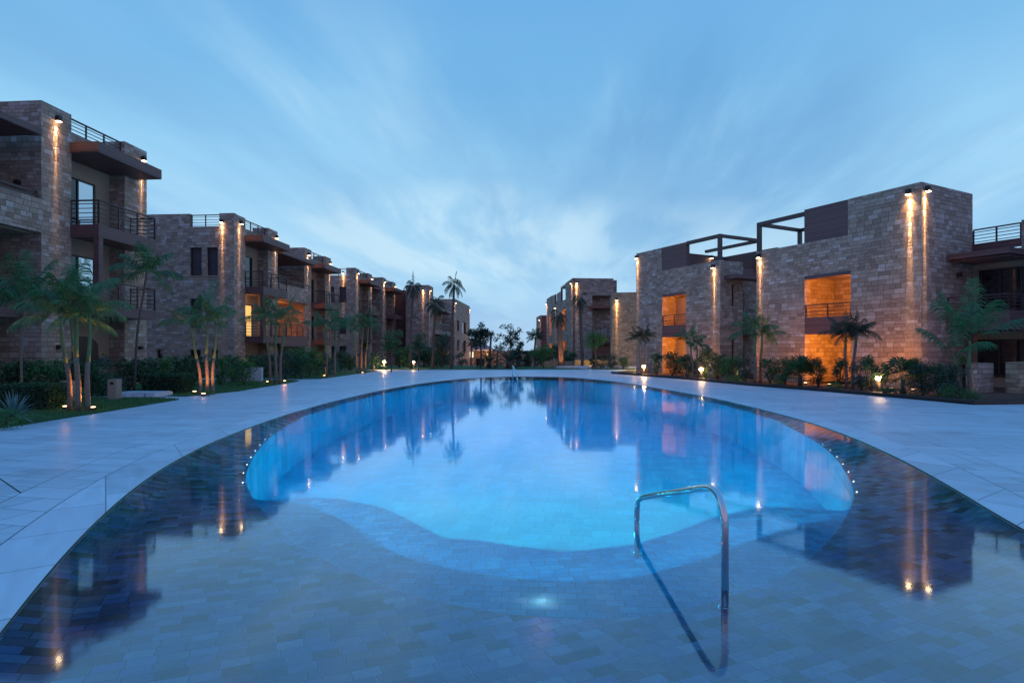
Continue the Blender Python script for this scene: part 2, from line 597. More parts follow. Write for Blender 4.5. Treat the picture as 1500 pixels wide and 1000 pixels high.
# ------------------------------------------------------------------ curves of the pool
def spline(pts, n=200):
    """closed Catmull-Rom resampled evenly, then smoothed a little"""
    k = len(pts); out = []
    for i in range(k):
        p0, p1, p2, p3 = (Vector(pts[(i + j - 1) % k]) for j in range(4))
        for q in range(24):
            t = q / 24
            out.append(.5 * ((2 * p1) + (p2 - p0) * t + (2 * p0 - 5 * p1 + 4 * p2 - p3) * t * t + (3 * p1 - p0 - 3 * p2 + p3) * t ** 3))
    L = [0]
    for i in range(len(out)): L.append(L[-1] + (out[(i + 1) % len(out)] - out[i]).length)
    res = []; j = 0
    for i in range(n):
        s = L[-1] * i / n
        while L[j + 1] < s: j += 1
        f = (s - L[j]) / (L[j + 1] - L[j])
        res.append(out[j].lerp(out[(j + 1) % len(out)], f))
    return res


def polar(pts, c, n=240):
    """closed curve -> radius per angle about c"""
    sp = spline(pts, 900)
    ang = sorted(((math.atan2(p.y - c[1], (p.x - c[0]) * 2.4) % (2 * PI)), (p - Vector(c)).length, p) for p in sp)
    out = []
    import bisect
    keys = [a[0] for a in ang]
    for i in range(n):
        w = 2 * PI * i / n
        j = bisect.bisect(keys, w)
        a, b = ang[j - 1], ang[j % len(ang)]
        d = (b[0] - a[0]) % (2 * PI)
        f = ((w - a[0]) % (2 * PI)) / d if d > 1e-9 else 0
        out.append(a[2].lerp(b[2], f))
    return out


def smooth(P, it):
    for _ in range(it):
        P = [(P[i - 1] + P[i] * 2 + P[(i + 1) % len(P)]) / 4 for i in range(len(P))]
    return P


PC = (0.75, 13.0)
NP = 300
outer_px = [(0, 934), (44, 873), (88, 821), (132, 774), (176, 733), (220, 699), (264, 672), (308, 650), (352, 632), (396, 616), (440, 602), (500, 585.5), (560, 572), (620, 561.5), (680, 555), (730, 552.3), (780, 551.8), (840, 553.5), (900, 559), (946, 566), (992, 573.8), (1038, 582.5), (1084, 592.5), (1130, 604), (1176, 616.5), (1222, 631.5), (1268, 650), (1314, 671.5), (1360, 696), (1406, 722.5), (1452, 751), (1500, 780)]
OUT = [Vector(gp(x, y, -.02)[:2]) for x, y in outer_px] + [Vector(q) for q in ((3.75, 3.0), (3.0, 1.3), (1.9, .1), (.6, -.3), (-.8, .2), (-1.9, 1.5))]
IN = [Vector(gp(x, y, -.14)[:2]) for x, y in [(358, 703), (363, 686), (376, 662), (398, 638), (433, 617), (480, 598), (510, 588.5), (545, 579), (592, 569.5), (644, 562.5), (700, 558), (785, 557), (834, 558.3), (885, 561.8), (927, 567), (983, 575.5), (1026, 584), (1086, 600), (1144, 620.5), (1182, 639), (1214, 660.5), (1240, 693), (1251, 722), (1247, 742), (1231, 770), (1213, 793), (1176, 825), (1130, 851), (1000, 893), (860, 908), (700, 892), (590, 867), (500, 832), (462, 813), (422, 788), (396, 762), (372, 732)]]
outc = smooth(polar(OUT, PC, NP), 14)
inc = smooth(polar(IN, PC, NP), 8)


def step_curve(px, z, inset):
    """near part follows the photographed line, the rest hugs the pool wall"""
    pts = [Vector(gp(x, y, z)[:2]) for x, y in px]
    res = []
    c = Vector(PC)
    for i, e in enumerate(inc):
        d = (e - c); L = d.length; dn = d / L
        best = L - inset
        for a, b in zip(pts[:-1], pts[1:]):
            ab = b - a; den = dn.x * ab.y - dn.y * ab.x
            if abs(den) < 1e-9: continue
            ac = a - c
            tt = (ac.x * ab.y - ac.y * ab.x) / den
            ss = (ac.x * dn.y - ac.y * dn.x) / den
            if tt > 0 and -.02 <= ss <= 1.02: best = min(best, tt)
        res.append(c + dn * best)
    return res


s2 = step_curve([(330, 728), (449, 737), (514, 767), (544, 793), (590, 815), (666, 834), (742, 846), (840, 852), (930, 846), (1020, 822), (1090, 795), (1160, 772), (1270, 750)], -.32, .006)
s3 = step_curve([(300, 752), (372, 735), (440, 727), (500, 730), (560, 742), (620, 772), (655, 790), (690, 789), (740, 797), (830, 808), (930, 797), (1000, 775), (1050, 755), (1110, 743), (1180, 742), (1290, 760)], -.5, .012)
s2 = smooth(s2, 2); s3 = smooth(s3, 2)
for i in range(NP):
    c = Vector(PC); a = (s2[i] - c).length; b = (s3[i] - c).length
    if b > a - .006: s3[i] = c + (s3[i] - c).normalized() * (a - .006)


def inside(p, poly):
    c = False; n = len(poly)
    for i in range(n):
        a, b = poly[i], poly[i - 1]
        if (a[1] > p[1]) != (b[1] > p[1]) and p[0] < (b[0] - a[0]) * (p[1] - a[1]) / (b[1] - a[1]) + a[0]: c = not c
    return c


def at(P, z): return [(p.x, p.y, z) for p in P]
def scaleP(P, d):
    n = len(P); out = []
    for i in range(n):
        t = (P[(i + 1) % n] - P[i - 1]).normalized()
        out.append(P[i] + Vector((t.y, -t.x)) * d)
    return out


S3IN = [(p.x, p.y) for p in scaleP(s3, -.30)]
pool = empty('swimming_pool'); tag(pool, kind='structure')
pool['label'] = 'large oval pool with shallow slate ledge and deep blue middle'
mb = MB(); mb.ring(at(outc, -.025), at(scaleP(outc, -.25), -.10)); mb.ring(at(scaleP(outc, -.25), -.10), at(inc, -.14)); mb.build('ledge', M['slate'], pool)
mb = MB(); mb.ring(at(outc, .0), at(outc, -.025)); mb.build('pool_edge', mat('wet_dark_stone', color=(.12, .10, .10), rough=1, spec=0), pool)
mb = MB(); mb.ring(at(inc, -.32), at(s2, -.32)); mb.build('step', M['step_tiles'], pool)
mb = MB(); mb.ring(at(s2, -.5), at(s3, -.5)); mb.build('step', M['step_tiles_lit'], pool)
mb = MB(); mb.ring(at(inc, -.14), at(inc, -.32)); mb.ring(at(s2, -.32), at(s2, -.5)); mb.build('riser', M['mosaic'], pool)
mb = MB(); mb.ring(at(s3, -.5), at(s3, -1.15)); mb.fan(at(s3, -1.15), (PC[0], PC[1], -1.15)); mb.build('basin', M['mosaic'], pool)
wt = MB(); wt.fan(at(outc, -.008), (PC[0], PC[1], -.008)); struct('water', wt, M['water'])

# rim dots and the light they throw
L = [0]
for i in range(NP): L.append(L[-1] + (inc[(i + 1) % NP] - inc[i]).length)
dotm = MB()
for k in range(8):
    a = 2 * PI * k / 8; b = 2 * PI * (k + 1) / 8
    dotm.tri((0, 0, .010), (math.cos(a) * .010, math.sin(a) * .010, 0), (math.cos(b) * .010, math.sin(b) * .010, 0))
dotme = dotm.mesh('rim_light'); dotme.materials.append(M['dot'])
s = 0.0; j = 0; nd = 0
while s < L[-1] - .3:
    while L[j + 1] < s: j += 1
    p = inc[j].lerp(inc[(j + 1) % NP], (s - L[j]) / (L[j + 1] - L[j]))
    if p.y > 6.8:
        o = bpy.data.objects.new('rim_light', dotme); col.objects.link(o); o.parent = pool
        q = p + (Vector(PC) - p).normalized() * -.04
        o.location = (q.x, q.y, -.137)
        sc = .5 + p.y / 22
        o.scale = (sc, sc, 1)
        q = p + (Vector(PC) - p).normalized() * .62
        if p.y > 7.6 and inside((q.x, q.y), S3IN):
            light('POINT', pool, (q.x, q.y, -.42) , 3.0, (.0, .62, 1.0), .03, name='rim_glow')
        nd += 1
    s += .62
for i in range(8):  # added grid of unseen lights that brightens the basin evenly
    for j in range(15):
        q = (-3.4 + 1.15 * i + (.5 if j % 2 else 0), 8.3 + 1.5 * j, -.36)
        if inside(q[:2], S3IN) and inside((q[0], q[1] - .35), S3IN):
            light('POINT', pool, q, (8 if q[1] > 15 else 6.5) + max(0, 14 - q[1]) * .75, (.0, .93, .78) if q[1] < 11 else ((.0, .78, .98) if q[1] < 15 else (.0, .60, 1.0)), .03, name='basin_fill')

acc = 0.0
for i in range(NP):
    if (s2[i] - s3[i]).length > .28 and s2[i].y < 9:
        m_ = (s2[i] + s3[i]) / 2
        acc += (m_ - (s2[i - 1] + s3[i - 1]) / 2).length
        if acc > .42:
            acc = 0.0
            light('POINT', pool, (m_.x, m_.y, -.20), .7, (.0, .74, 1.0), .02, name='step_fill')  # unseen fill light, added to brighten the steps
# unseen lights added low over the first step to make a glint on its tiles
pl = gp(797, 879, -.32)
light('POINT', pool, (pl[0], pl[1], -.255), .75, (1, .28, .23), .03, name='glint_fill')
light('POINT', pool, (pl[0] - .05, pl[1] - .05, -.255), .3, (1, .28, .23), .03, name='glint_fill')

# ------------------------------------------------------------------ deck, coping, ground, lawns, sea
RINGS = [0, .5, 1.08]
c1_ = scaleP(outc, .50); c2_ = scaleP(outc, 1.06)
cop = MB(); cop.ring(at(outc, .0), at(outc, .008)); cop.ring(at(outc, .008), at(c1_, .008)); cop.ring(at(c1_, .008), at(c1_, .0))
struct('pool_coping', cop, M['coping'])
bor = MB(); b0 = scaleP(outc, .512); bor.ring(at(b0, .006), at(c2_, .006)); bor.ring(at(c2_, .006), at(c2_, .0))
struct('coping_border', bor, M['deck'])
jt = MB(); jt.ring(at(scaleP(outc, .502), .004), at(scaleP(outc, .511), .004)); jt.ring(at(scaleP(outc, 1.062), .003), at(scaleP(outc, 1.075), .003))
a_, b_ = Vector(gp(62, 743)[:2]), Vector(gp(-120, 620)[:2])
t_ = (b_ - a_).normalized(); n_ = Vector((-t_.y, t_.x)) * .007
jt.poly([(*(a_ - n_), .003), (*(b_ - n_), .003), (*(b_ + n_), .003), (*(a_ + n_), .003)])
struct('paving_joint', jt, M['kerb'])


def boxray(p, x0, x1, y0, y1):
    d = p - Vector(PC)
    t = 1e9
    if d.x > 1e-6: t = min(t, (x1 - PC[0]) / d.x)
    if d.x < -1e-6: t = min(t, (x0 - PC[0]) / d.x)
    if d.y > 1e-6: t = min(t, (y1 - PC[1]) / d.y)
    if d.y < -1e-6: t = min(t, (y0 - PC[1]) / d.y)
    return Vector(PC) + d * t


dk = MB(); dk.ring(at(scaleP(outc, .2), 0), at([boxray(p, -26, 30, -25, 53) for p in outc], 0))
struct('pool_deck', dk, M['deck'])


def gz(x, y):
    if y < 58: return -.03
    return -.03 - min(1, (y - 58) / 60) * 2.0 - max(0, (y - 150) / 40) * 3


gr = MB()
prev = [(p.x, p.y, -.03) for p in scaleP(outc, .6)]
for r_ in (8, 20, 30, 40, 50, 65, 80, 100, 130, 170, 240, 400):
    cur = []
    for i in range(NP):
        w = 2 * PI * i / NP
        p0 = scaleP(outc, .6)[i] if r_ == 0 else None
        base_ = outc[i]
        dn = (base_ - Vector(PC)).normalized()
        q = base_ + dn * r_
        cur.append((q.x, q.y, gz(q.x, q.y)))
    gr.ring(prev, cur); prev = cur
struct('ground', gr, M['soil'])
se = MB(); se.poly([(-4000, 125, -2.6), (4000, 125, -2.6), (4000, 8000, -2.6), (-4000, 8000, -2.6)]); struct('sea', se, M['sea'])


def G(*pp): return [gp(x, y)[:2] for x, y in pp]


def flat(name, pts, z, m_):
    m2 = MB(); m2.prism(pts, -.02, z); return struct(name, m2, m_)


# lawns: three on the left, one at the far end, one on the right behind the path
LAWN1 = [(-24, 6), (-10.4, 6.4), (-10.15, 9), (-10.0, 12), gp(150, 604)[:2], gp(262, 585.5)[:2], (-11.6, 18.6), (-24, 18.9)]
LAWN2 = [(-24, 19.9), (-12.2, 19.6), (-10.9, 19.4), gp(350, 573)[:2], gp(438, 558.5)[:2], (-11.9, 30.4), (-24, 31.4)]
LAWN3 = [(-24, 33.0), (-13.2, 32.0), gp(470, 555)[:2], gp(552, 543.5)[:2], (-12.2, 47.5), (-24, 48.5)]
LAWN4 = [(-12.2, 49.2), (-9.7, 47.9), (-2, 48.6), gp(800, 541)[:2], gp(862, 541)[:2], (4.2, 58.0), (-6, 62), (-24, 62), (-24, 50)]
flat('lawn', LAWN1, .035, M['grass']); flat('lawn', LAWN2, .035, M['grass']); flat('lawn', LAWN3, .035, M['grass']); flat('lawn', LAWN4, .035, M['grass'])
LAWN5 = [gp(868, 541)[:2], gp(940, 541.5)[:2], (13, 54), (13, 64), (7, 62), (6.2, 56)]
flat('lawn', LAWN5, .035, M['grass'])
BED = [gp(1428, 593)[:2], gp(1330, 584)[:2], gp(1215, 574)[:2], gp(1100, 565)[:2], gp(1000, 555.3)[:2], gp(895, 547)[:2], (9.2, 46), (30, 46), (30, 18.8)]
flat('planting_bed', BED, .06, M['soil'])
kb = MB()
kp = BED[:6]
for a, b in zip(kp[:-1], kp[1:]):
    a = Vector(a); b = Vector(b); t_ = (b - a).normalized(); n_ = Vector((-t_.y, t_.x))
    a2 = a - n_ * .22; b2 = b - n_ * .22
    kb.prism([a - t_ * .0, b + t_ * .0, b2, a2][::-1], -.02, .13)
a = Vector(BED[0]); b = Vector(gp(1560, 586)[:2]); t_ = (b - a).normalized(); n_ = Vector((-t_.y, t_.x)) * .12
kb.prism([a, b, b + n_, a + n_], -.02, .10)
tag(kb.build('bed_kerb', M['kerb']), 'long low black kerb between the pale deck and the right planting bed', 'kerb')


# ------------------------------------------------------------------ buildings
lampme = MB(); lampme.box(-.075, .075, -.08, .08, 0, .2); lampme = lampme.mesh('wall_lamp'); lampme.materials.append(M['black'])
glowm = MB(); glowm.box(-.065, .065, -.065, .065, -.03, -.004); glowm = glowm.mesh('lamp_glow'); glowm.materials.append(M['bulb'])
sconce = MB(); sconce.box(-.09, .09, -.07, .07, 0, .16); sconce = sconce.mesh('sconce'); sconce.materials.append(M['black'])


class Bld:
    """sx=+1: the pool side is +x in the building's own frame (left row); sx=-1: it is -x (right row)"""

    def __init__(s, name, label, loc, rz, sx, stone='stone', cat='apartment block', group=None):
        s.root = empty(name, (loc[0], loc[1], loc[2] if len(loc) > 2 else 0), rz)
        tag(s.root, label, cat, group)
        s.sx = sx
        s.wall = MB(); s.plas = MB(); s.yel = MB(); s.stone = stone

    def box(s, mb, o0, o1, y0, y1, z0, z1): mb.box(s.sx * o0, s.sx * o1, y0, y1, z0, z1)
    def w(s, *a): s.box(s.wall, *a)
    def p(s, *a): s.box(s.plas, *a)

    def part(s, name, m_, *boxes, parent=None):
        mb = MB()
        for b in boxes: s.box(mb, *b)
        return mb.build(name, M[m_], parent or s.root)

    def rail(s, segs, z0, z1, name='railing', parent=None, nb=5, m_='rail'):
        mb = MB()
        for (o0, y0, o1, y1) in segs:
            L = math.hypot(o1 - o0, y1 - y0); n = max(1, round(L / 1.0))
            ax = abs(o1 - o0) > abs(y1 - y0)
            def bar(za, zb, th):
                if ax: s.box(mb, o0, o1, y0 - th, y0 + th, za, zb)
                else: s.box(mb, o0 - th, o0 + th, y0, y1, za, zb)
            bar(z1 - .05, z1, .035)
            H = z1 - .05 - z0
            for k in range(nb):
                z = z0 + H * (k + .6) / (nb + .2)
                bar(z - .014, z + .014, .012)
            for k in range(n + 1):
                f = k / n; px = o0 + (o1 - o0) * f; py = y0 + (y1 - y0) * f
                s.box(mb, px - .026, px + .026, py - .026, py + .026, z0 - .02, z1 - .052)
        return mb.build(name, M[m_], parent or s.root)

    def canopy(s, o0, o1, y0, y1, z0, z1, m_='wood'):
        return s.part('canopy', m_, (o0, o1, y0, y1, z0, z1))

    def balcony(s, o0, o1, y0, y1, z0, z1, zr, m_='wood'):
        b = s.part('balcony', m_, (o0, o1, y0, y1, z0, z1))
        s.rail([(o0, y0 + .05, o1 - .05, y0 + .05), (o1 - .05, y0 + .05, o1 - .05, y1 - .05), (o0, y1 - .05, o1 - .05, y1 - .05)], z1, zr, parent=b)
        return b

    def door(s, o, y0, y1, z0, z1, panes=2, mirror=None, name='balcony_door', glow=False):
        """glazed door on a wall whose face is at o, facing the pool"""
        f = MB(); th = .07
        s.box(f, o, o + .09, y0, y1, z1 - th, z1 - .001); s.box(f, o, o + .09, y0, y1, z0, z0 + th)
        w_ = (y1 - y0) / panes
        for k in range(panes + 1):
            c = y0 + w_ * k
            a, b = max(y0, c - th / 2), min(y1, c + th / 2)
            if k == 0: b = y0 + th
            if k == panes: a = y1 - th
            s.box(f, o + .001, o + .088, a, b, z0 + th, z1 - th)
        fo = f.build(name, M['frame'], s.root)
        for k in range(panes):
            q = MB(); c = y0 + w_ * k
            s.box(q, o + .01, o + .05, c + .045, c + w_ - .045, z0 + th, z1 - th)
            q.build('pane', M['mirror'] if mirror == k else (M['room_glow'] if glow else M['glass']), fo)
        return fo

    def winf(s, y, o0, o1, z0, z1, m_='glass', name='window', depth=.14, sill=True):
        """window in the camera-facing wall at y"""
        f = MB(); th = .06
        if o0 > o1: o0, o1 = o1, o0
        s.box(f, o0, o1, y + depth, y + depth + .06, z1 - th, z1); s.box(f, o0, o1, y + depth, y + depth + .06, z0, z0 + th)
        s.box(f, o0, o0 + th, y + depth, y + depth + .06, z0 + th, z1 - th); s.box(f, o1 - th, o1, y + depth, y + depth + .06, z0 + th, z1 - th)
        fo = f.build(name, M['frame'], s.root)
        q = MB(); s.box(q, o0 + th, o1 - th, y + depth + .02, y + depth + .05, z0 + th, z1 - th); q.build('pane', M[m_], fo)
        if sill:
            q = MB(); s.box(q, o0 - .06, o1 + .06, y - .05, y + .06, z0 - .07, z0 - .005); q.build('sill', M['plaster'], fo)
        return fo

    def facewall(s, y, o0, o1, z0, z1, holes, t=.3, mb=None):
        """camera-facing skin of thickness t with holes, (o0,o1,z0,z1) each"""
        mb = mb or s.wall
        if o0 > o1: o0, o1 = o1, o0
        hs = [(min(h[0], h[1]), max(h[0], h[1]), h[2], h[3]) for h in holes]
        xs = sorted({o0, o1} | {h[0] for h in hs} | {h[1] for h in hs})
        zs = sorted({z0, z1} | {h[2] for h in hs} | {h[3] for h in hs})
        for xa, xb in zip(xs[:-1], xs[1:]):
            for za, zb in zip(zs[:-1], zs[1:]):
                cx, cz = (xa + xb) / 2, (za + zb) / 2
                if any(h[0] < cx < h[1] and h[2] < cz < h[3] for h in hs): continue
                s.box(mb, xa, xb, y, y + t, za, zb)

    def sidewall(s, o, y0, y1, z0, z1, holes, t=.3, mb=None):
        """pool-facing skin, face at o"""
        mb = mb or s.wall
        xs = sorted({y0, y1} | {h[0] for h in holes} | {h[1] for h in holes})
        zs = sorted({z0, z1} | {h[2] for h in holes} | {h[3] for h in holes})
        for xa, xb in zip(xs[:-1], xs[1:]):
            for za, zb in zip(zs[:-1], zs[1:]):
                cx, cz = (xa + xb) / 2, (za + zb) / 2
                if any(h[0] < cx < h[1] and h[2] < cz < h[3] for h in holes): continue
                s.box(mb, o - t, o, xa, xb, za, zb)

    def lamp(s, o, y, z, out='o', e=55, size=15, glow=3.0):
        e = min(e * 3.5, 600)
        """down lamp on a wall; out='o' sticks out to the pool, 'y' towards the camera"""
        x, yy = (s.sx * (o + .13), y) if out == 'o' else (s.sx * o, y - .13)
        l = bpy.data.objects.new('wall_lamp', lampme); col.objects.link(l); l.parent = s.root; l.location = (x, yy, z)
        g = bpy.data.objects.new('lamp_glow', glowm); col.objects.link(g); g.parent = l
        off = (s.sx * -.085, 0) if out == 'o' else (0, .085)
        rt = lambda dg: (0, s.sx * rad(dg), 0) if out == 'o' else (rad(dg), 0, 0)
        light('SPOT', l, (off[0], off[1], -.03), e * 15, WARM, .012, rt(1.1), 5.2, .7)
        light('SPOT', l, (off[0], off[1], -.03), e * 2.8, WARM, .02, rt(4), 22, 1.0)
        light('SPOT', l, (0, 0, -.035), e * .22 + glow, WARM, .03, rt(14), 86, 1.0)
        return l

    def sconce(s, o, y, z, out='o'):
        x, yy = (s.sx * (o + .08), y) if out == 'o' else (s.sx * o, y - .08)
        l = bpy.data.objects.new('wall_sconce', sconce); col.objects.link(l); l.parent = s.root; l.location = (x, yy, z)

    def finish(s):
        if s.wall.v: s.wall.build('wall', M[s.stone], s.root)
        if s.plas.v: s.plas.build('inner_wall', M['plaster'], s.root)
        if s.yel.v: s.yel.build('garden_wall', M['stone_yellow'], s.root)


def unit(b, y, o=0.0, top=10.9, mirror=True, post=True, glow_lower=False, lamps=True, roof=True, back=4.0, front_open=False):
    """pier, balcony bay, pier: the module of the left row"""
    B0 = -1.5
    yb0, yb1, ye = y + 1.35, y + 4.2, y + 5.6
    if not front_open: b.w(o - back, o, y, yb0, B0, top)
    b.w(o - back, o - .003, yb1, ye, B0, top - .85)
    b.w(o - 1.1, o - .003, yb1, ye, top - .85, top - .02)
    ph = top - .7
    b.p(o - back, o - .72, yb0, yb1, B0, ph - .45)
    b.w(o - .6, o - .05, yb0, yb1, top - 1.45, ph)
    if roof: b.rail([(o - .2, yb0, o - .2, yb1)], ph, top - .05, 'roof_railing', nb=4)
    b.canopy(o - .7, o + 1.2, yb0 - .06, yb1 + .75, top - 1.53, top - 1.1)
    b.part('canopy_lit_face', 'wood_lit', (o + .0, o + 1.205, yb0 - .085, yb0 - .062, top - 1.50, top - 1.11))  # near end of the canopy, coloured as if lit by the pier lamp
    for zt, up in ((top - 4.37, True), (top - 7.55, False)):
        th = .5 if up else .42
        bal = b.balcony(o - .0, o + 1.2, yb0 - .06, yb1 + .4, zt - th, zt, zt + .98)
        b.p(o - .72, o - .002, yb0, yb1, zt - .3, zt - .02)
        b.door(o - .71, yb0 + .12, yb0 + 1.95, zt + .0, zt + 2.15, 2, mirror=(1 if mirror else None), glow=(glow_lower and not up))
    if post: b.part('balcony_post', 'wood', (o + .98, o + 1.19, yb0 - .05, yb0 + .18, top - 7.55, top - 4.87))
    # ground floor arched door
    a = MB(); n = 10; yc = yb0 + 1.35; rr = .8; zs = top - 9.2
    pts = [(yc - rr, -1.2), (yc + rr, -1.2)] + [(yc + rr * math.cos(PI * k / n), zs + .45 * math.sin(PI * k / n)) for k in range(n + 1)]
    for dx_ in (.02,):
        lo = [(b.sx * (o - .71), q[0], q[1]) for q in pts]; hi = [(b.sx * (o - .66), q[0], q[1]) for q in pts]
        a.ring(lo, hi); a.poly(hi)
    a.build('arched_door', M['frame'], b.root)
    if lamps:
        b.lamp(o, y + .62, top - .55, e=75)
        b.lamp(o, ye - .35, top - .55, e=75)
    b.sconce(o, y + .7, top - 9.3)
    b.sconce(o, ye - .5, top - 9.3)


LR = -math.atan(.0765)
ROWG = 'stone apartment blocks left of the pool'
# ---- first block on the left
b1 = Bld('apartment_block', 'nearest stone block on the left, cut by the photo edge', (-17.6, 21.7, 0), LR, 1, group=ROWG)
unit(b1, 0)
b1.w(-9, -4.0, .02, 5.58, -1.5, 10.6)
b1.w(-9, -4.0, -.02, .0, -1.5, 10.5)
# terrace wing towards the camera
b1.w(-.32, .02, -9, -.02, 5.95, 7.2)                      # stone spandrel of the terrace
b1.p(-3.2, -.33, -9, -.02, 5.9, 6.2)
b1.w(-3.6, -3.2, -9, -.02, -1, 10.2)
b1.part('terrace_rail', 'rail', (-.22, -.12, -9, -.02, 7.24, 7.32), (-.2, -.14, -9, -.02, 7.42, 7.5))
b1.canopy(-3.2, .35, -9, -.35, 9.45, 9.7)
b1.rail([(-.5, -9, -.5, -1.5)], 9.95, 10.85, 'roof_railing')
b1.part('balcony', 'wood', (-2.2, -.6, -9, -.3, 2.75, 4.2))
b1.sconce(-.9, .0, 7.75, 'y')
b1.finish()

# ---- second block
b2 = Bld('apartment_block', 'second block along the left row, shuttered windows on its near wall, one glowing room', (-17.1, 35.7, -.87), LR, 1, group=ROWG)
holes = [(-2.85, -2.08, 7.07, 8.80), (-1.76, -1.04, 7.07, 8.80), (-2.85, -2.08, 3.85, 5.65), (-5.0, -4.62, 1.95, 2.5), (-2.85, -2.15, 1.95, 2.5), (-1.45, -1.04, 1.95, 2.5)]
b2.facewall(0, -16, .0, -1.5, 10.1, holes)
for (a, c) in ((-16, -2.85), (-.95, 0)): b2.w(a, c, 0.0, .3, 10.1, 10.9)
b2.rail([(-2.85, .12, -.95, .12)], 10.1, 10.85, 'roof_railing', nb=4)
for i, h in enumerate(holes): b2.winf(0, *h, m_='blind' if i < 3 else 'glass', sill=i < 3)
b2.w(-3.99, -.02, .31, 1.34, -1.5, 10.05); b2.w(-.94, -.02, .31, 1.34, 10.05, 10.88)
unit(b2, 0, front_open=True, mirror=False, glow_lower=True, post=True)
b2.w(-16, -4.02, .32, 18, -1.5, 10.0)
b2.lamp(-.75, 0, 10.30, 'y', 75)
# link with terrace and the glowing room
b2.w(-.5, -.2, 5.62, 11.6, 6.2, 7.35)
b2.p(-3.6, -3.2, 5.6, 11.8, -1.5, 10.2)
b2.p(-3.2, -.52, 5.62, 11.6, 6.1, 6.4)
b2.p(-3.2, -.52, 5.62, 11.6, 3.05, 3.35)
b2.canopy(-3.2, .3, 5.75, 11.5, 9.35, 9.62)
b2.rail([(-.35, 5.62, -.35, 11.6)], 7.4, 7.75, 'terrace_rail', nb=2)
bl = b2.part('balcony', 'wood', (-.5, .5, 5.0, 9.6, 2.75, 3.55)); b2.rail([(.42, 5.0, .42, 9.6)], 3.55, 4.4, parent=bl)
b2.rail([(-.35, 9.6, -.35, 11.6)], 3.35, 4.3, nb=4)
light('POINT', b2.root, (-1.7, 6.3, 5.2), 340, ORANGE, .12)
light('POINT', b2.root, (-.38, 1.6, 5.6), 60, (1, .50, .12), .06)
unit(b2, 11.8, -.8, mirror=False, post=False)
b2.w(-4.8, -.82, 11.79, 11.8, -1.5, 10.5)
b2.finish()

# ---- third block
b3 = Bld('apartment_block', 'third block along the left row, behind the palms, narrow windows on its near wall', (-16.6, 61.5, -.5), LR, 1, group=ROWG)
holes = [(-2.9, -2.3, 7.2, 8.9), (-1.75, -1.0, 7.2, 8.9), (-1.75, -1.0, 3.9, 5.6), (-2.6, -2.15, .6, 2.6), (-1.75, -1.0, .6, 2.6)]
b3.facewall(0, -12, 0, -1.5, 10.1, holes)
b3.w(-1.0, 0, 0, .3, 10.1, 10.9)
b3.rail([(-3.6, .12, -1.0, .12)], 10.1, 10.85, 'roof_railing', nb=4)
for h in holes: b3.winf(0, *h, m_='blind', sill=False)
b3.w(-3.99, -.02, .31, 1.34, -1.5, 10.05); b3.w(-.98, -.02, .31, 1.34, 10.05, 10.88)
unit(b3, 0, front_open=True, mirror=False)
b3.w(-12, -4.02, .32, 14, -1.5, 10.0)
b3.lamp(-1.3, 0, 10.3, 'y', 90)
b3.w(-.5, -.1, 5.62, 7.95, 6.2, 7.35); b3.p(-3.6, -3.2, 5.6, 8, -1.5, 10.2); b3.canopy(-3, .3, 5.7, 7.9, 9.3, 9.6); b3.p(-3.2, -.5, 5.62, 7.95, 6, 6.3); b3.p(-3.2, -.5, 5.62, 7.95, 3, 3.3)
unit(b3, 8, .5, mirror=False)
b3.finish()

# ---- fourth block: tower and long end wing
b4 = Bld('apartment_block', 'farthest left block, plain lit tower wall behind the tall palms', (-10.6, 74.0, -1.3), LR, 1, 'stone_far', group=ROWG)
T = 11.3
b4.facewall(0, -3.0, 0, -1.5, T, [])
b4.w(-3.0, 0, .3, 2.6, -1.5, T - .02)
b4.part('dark_panel', 'wood', (-6.2, -3.02, 1.2, 1.5, -1.5, T - .5))
b4.w(-8, -1.9, 2.62, 18.5, -1.5, 9.4)
b4.canopy(-1.9, .1, 2.7, 17, 8.6, 8.95)
b4.balcony(-1.9, .0, 2.7, 17.5, 5.2, 5.8, 6.8); b4.balcony(-1.9, .0, 2.7, 17.5, 2.2, 2.8, 3.8)
b4.rail([(-.2, 2.7, -.2, 18)], 9.2, 10.2, 'roof_railing', nb=4)
hs = [(21.2, 23.2, 6.2, 8.0), (26.5, 30.5, 6.0, 8.0), (21.2, 23.2, 3.0, 4.8), (26.5, 30.5, 2.6, 4.8)]
b4.w(-8, -.3, 18.6, 35, -1.5, T - .1)
b4.sidewall(0, 18.55, 35.05, -1.5, T, hs)
for h in hs: b4.door(-.29, h[0], h[1], h[2], h[3], 1, name='window')
b4.lamp(-.75, 0, T - .7, 'y', 90); b4.lamp(0, .5, T - .7, e=80); b4.lamp(0, 19.2, T - .7, e=80); b4.lamp(0, 34.6, T - .7, e=80, glow=6)
b4.finish()

# ---- right hand big block
RR = math.atan(.52)
r1 = Bld('apartment_block', 'nearest big stone block, twin corner lamps and an orange loggia, by the right edge', (15.88, 22.5, 0), RR, -1, group='stone apartment blocks right of the pool')
Z1, ZL = 8.09, 6.53


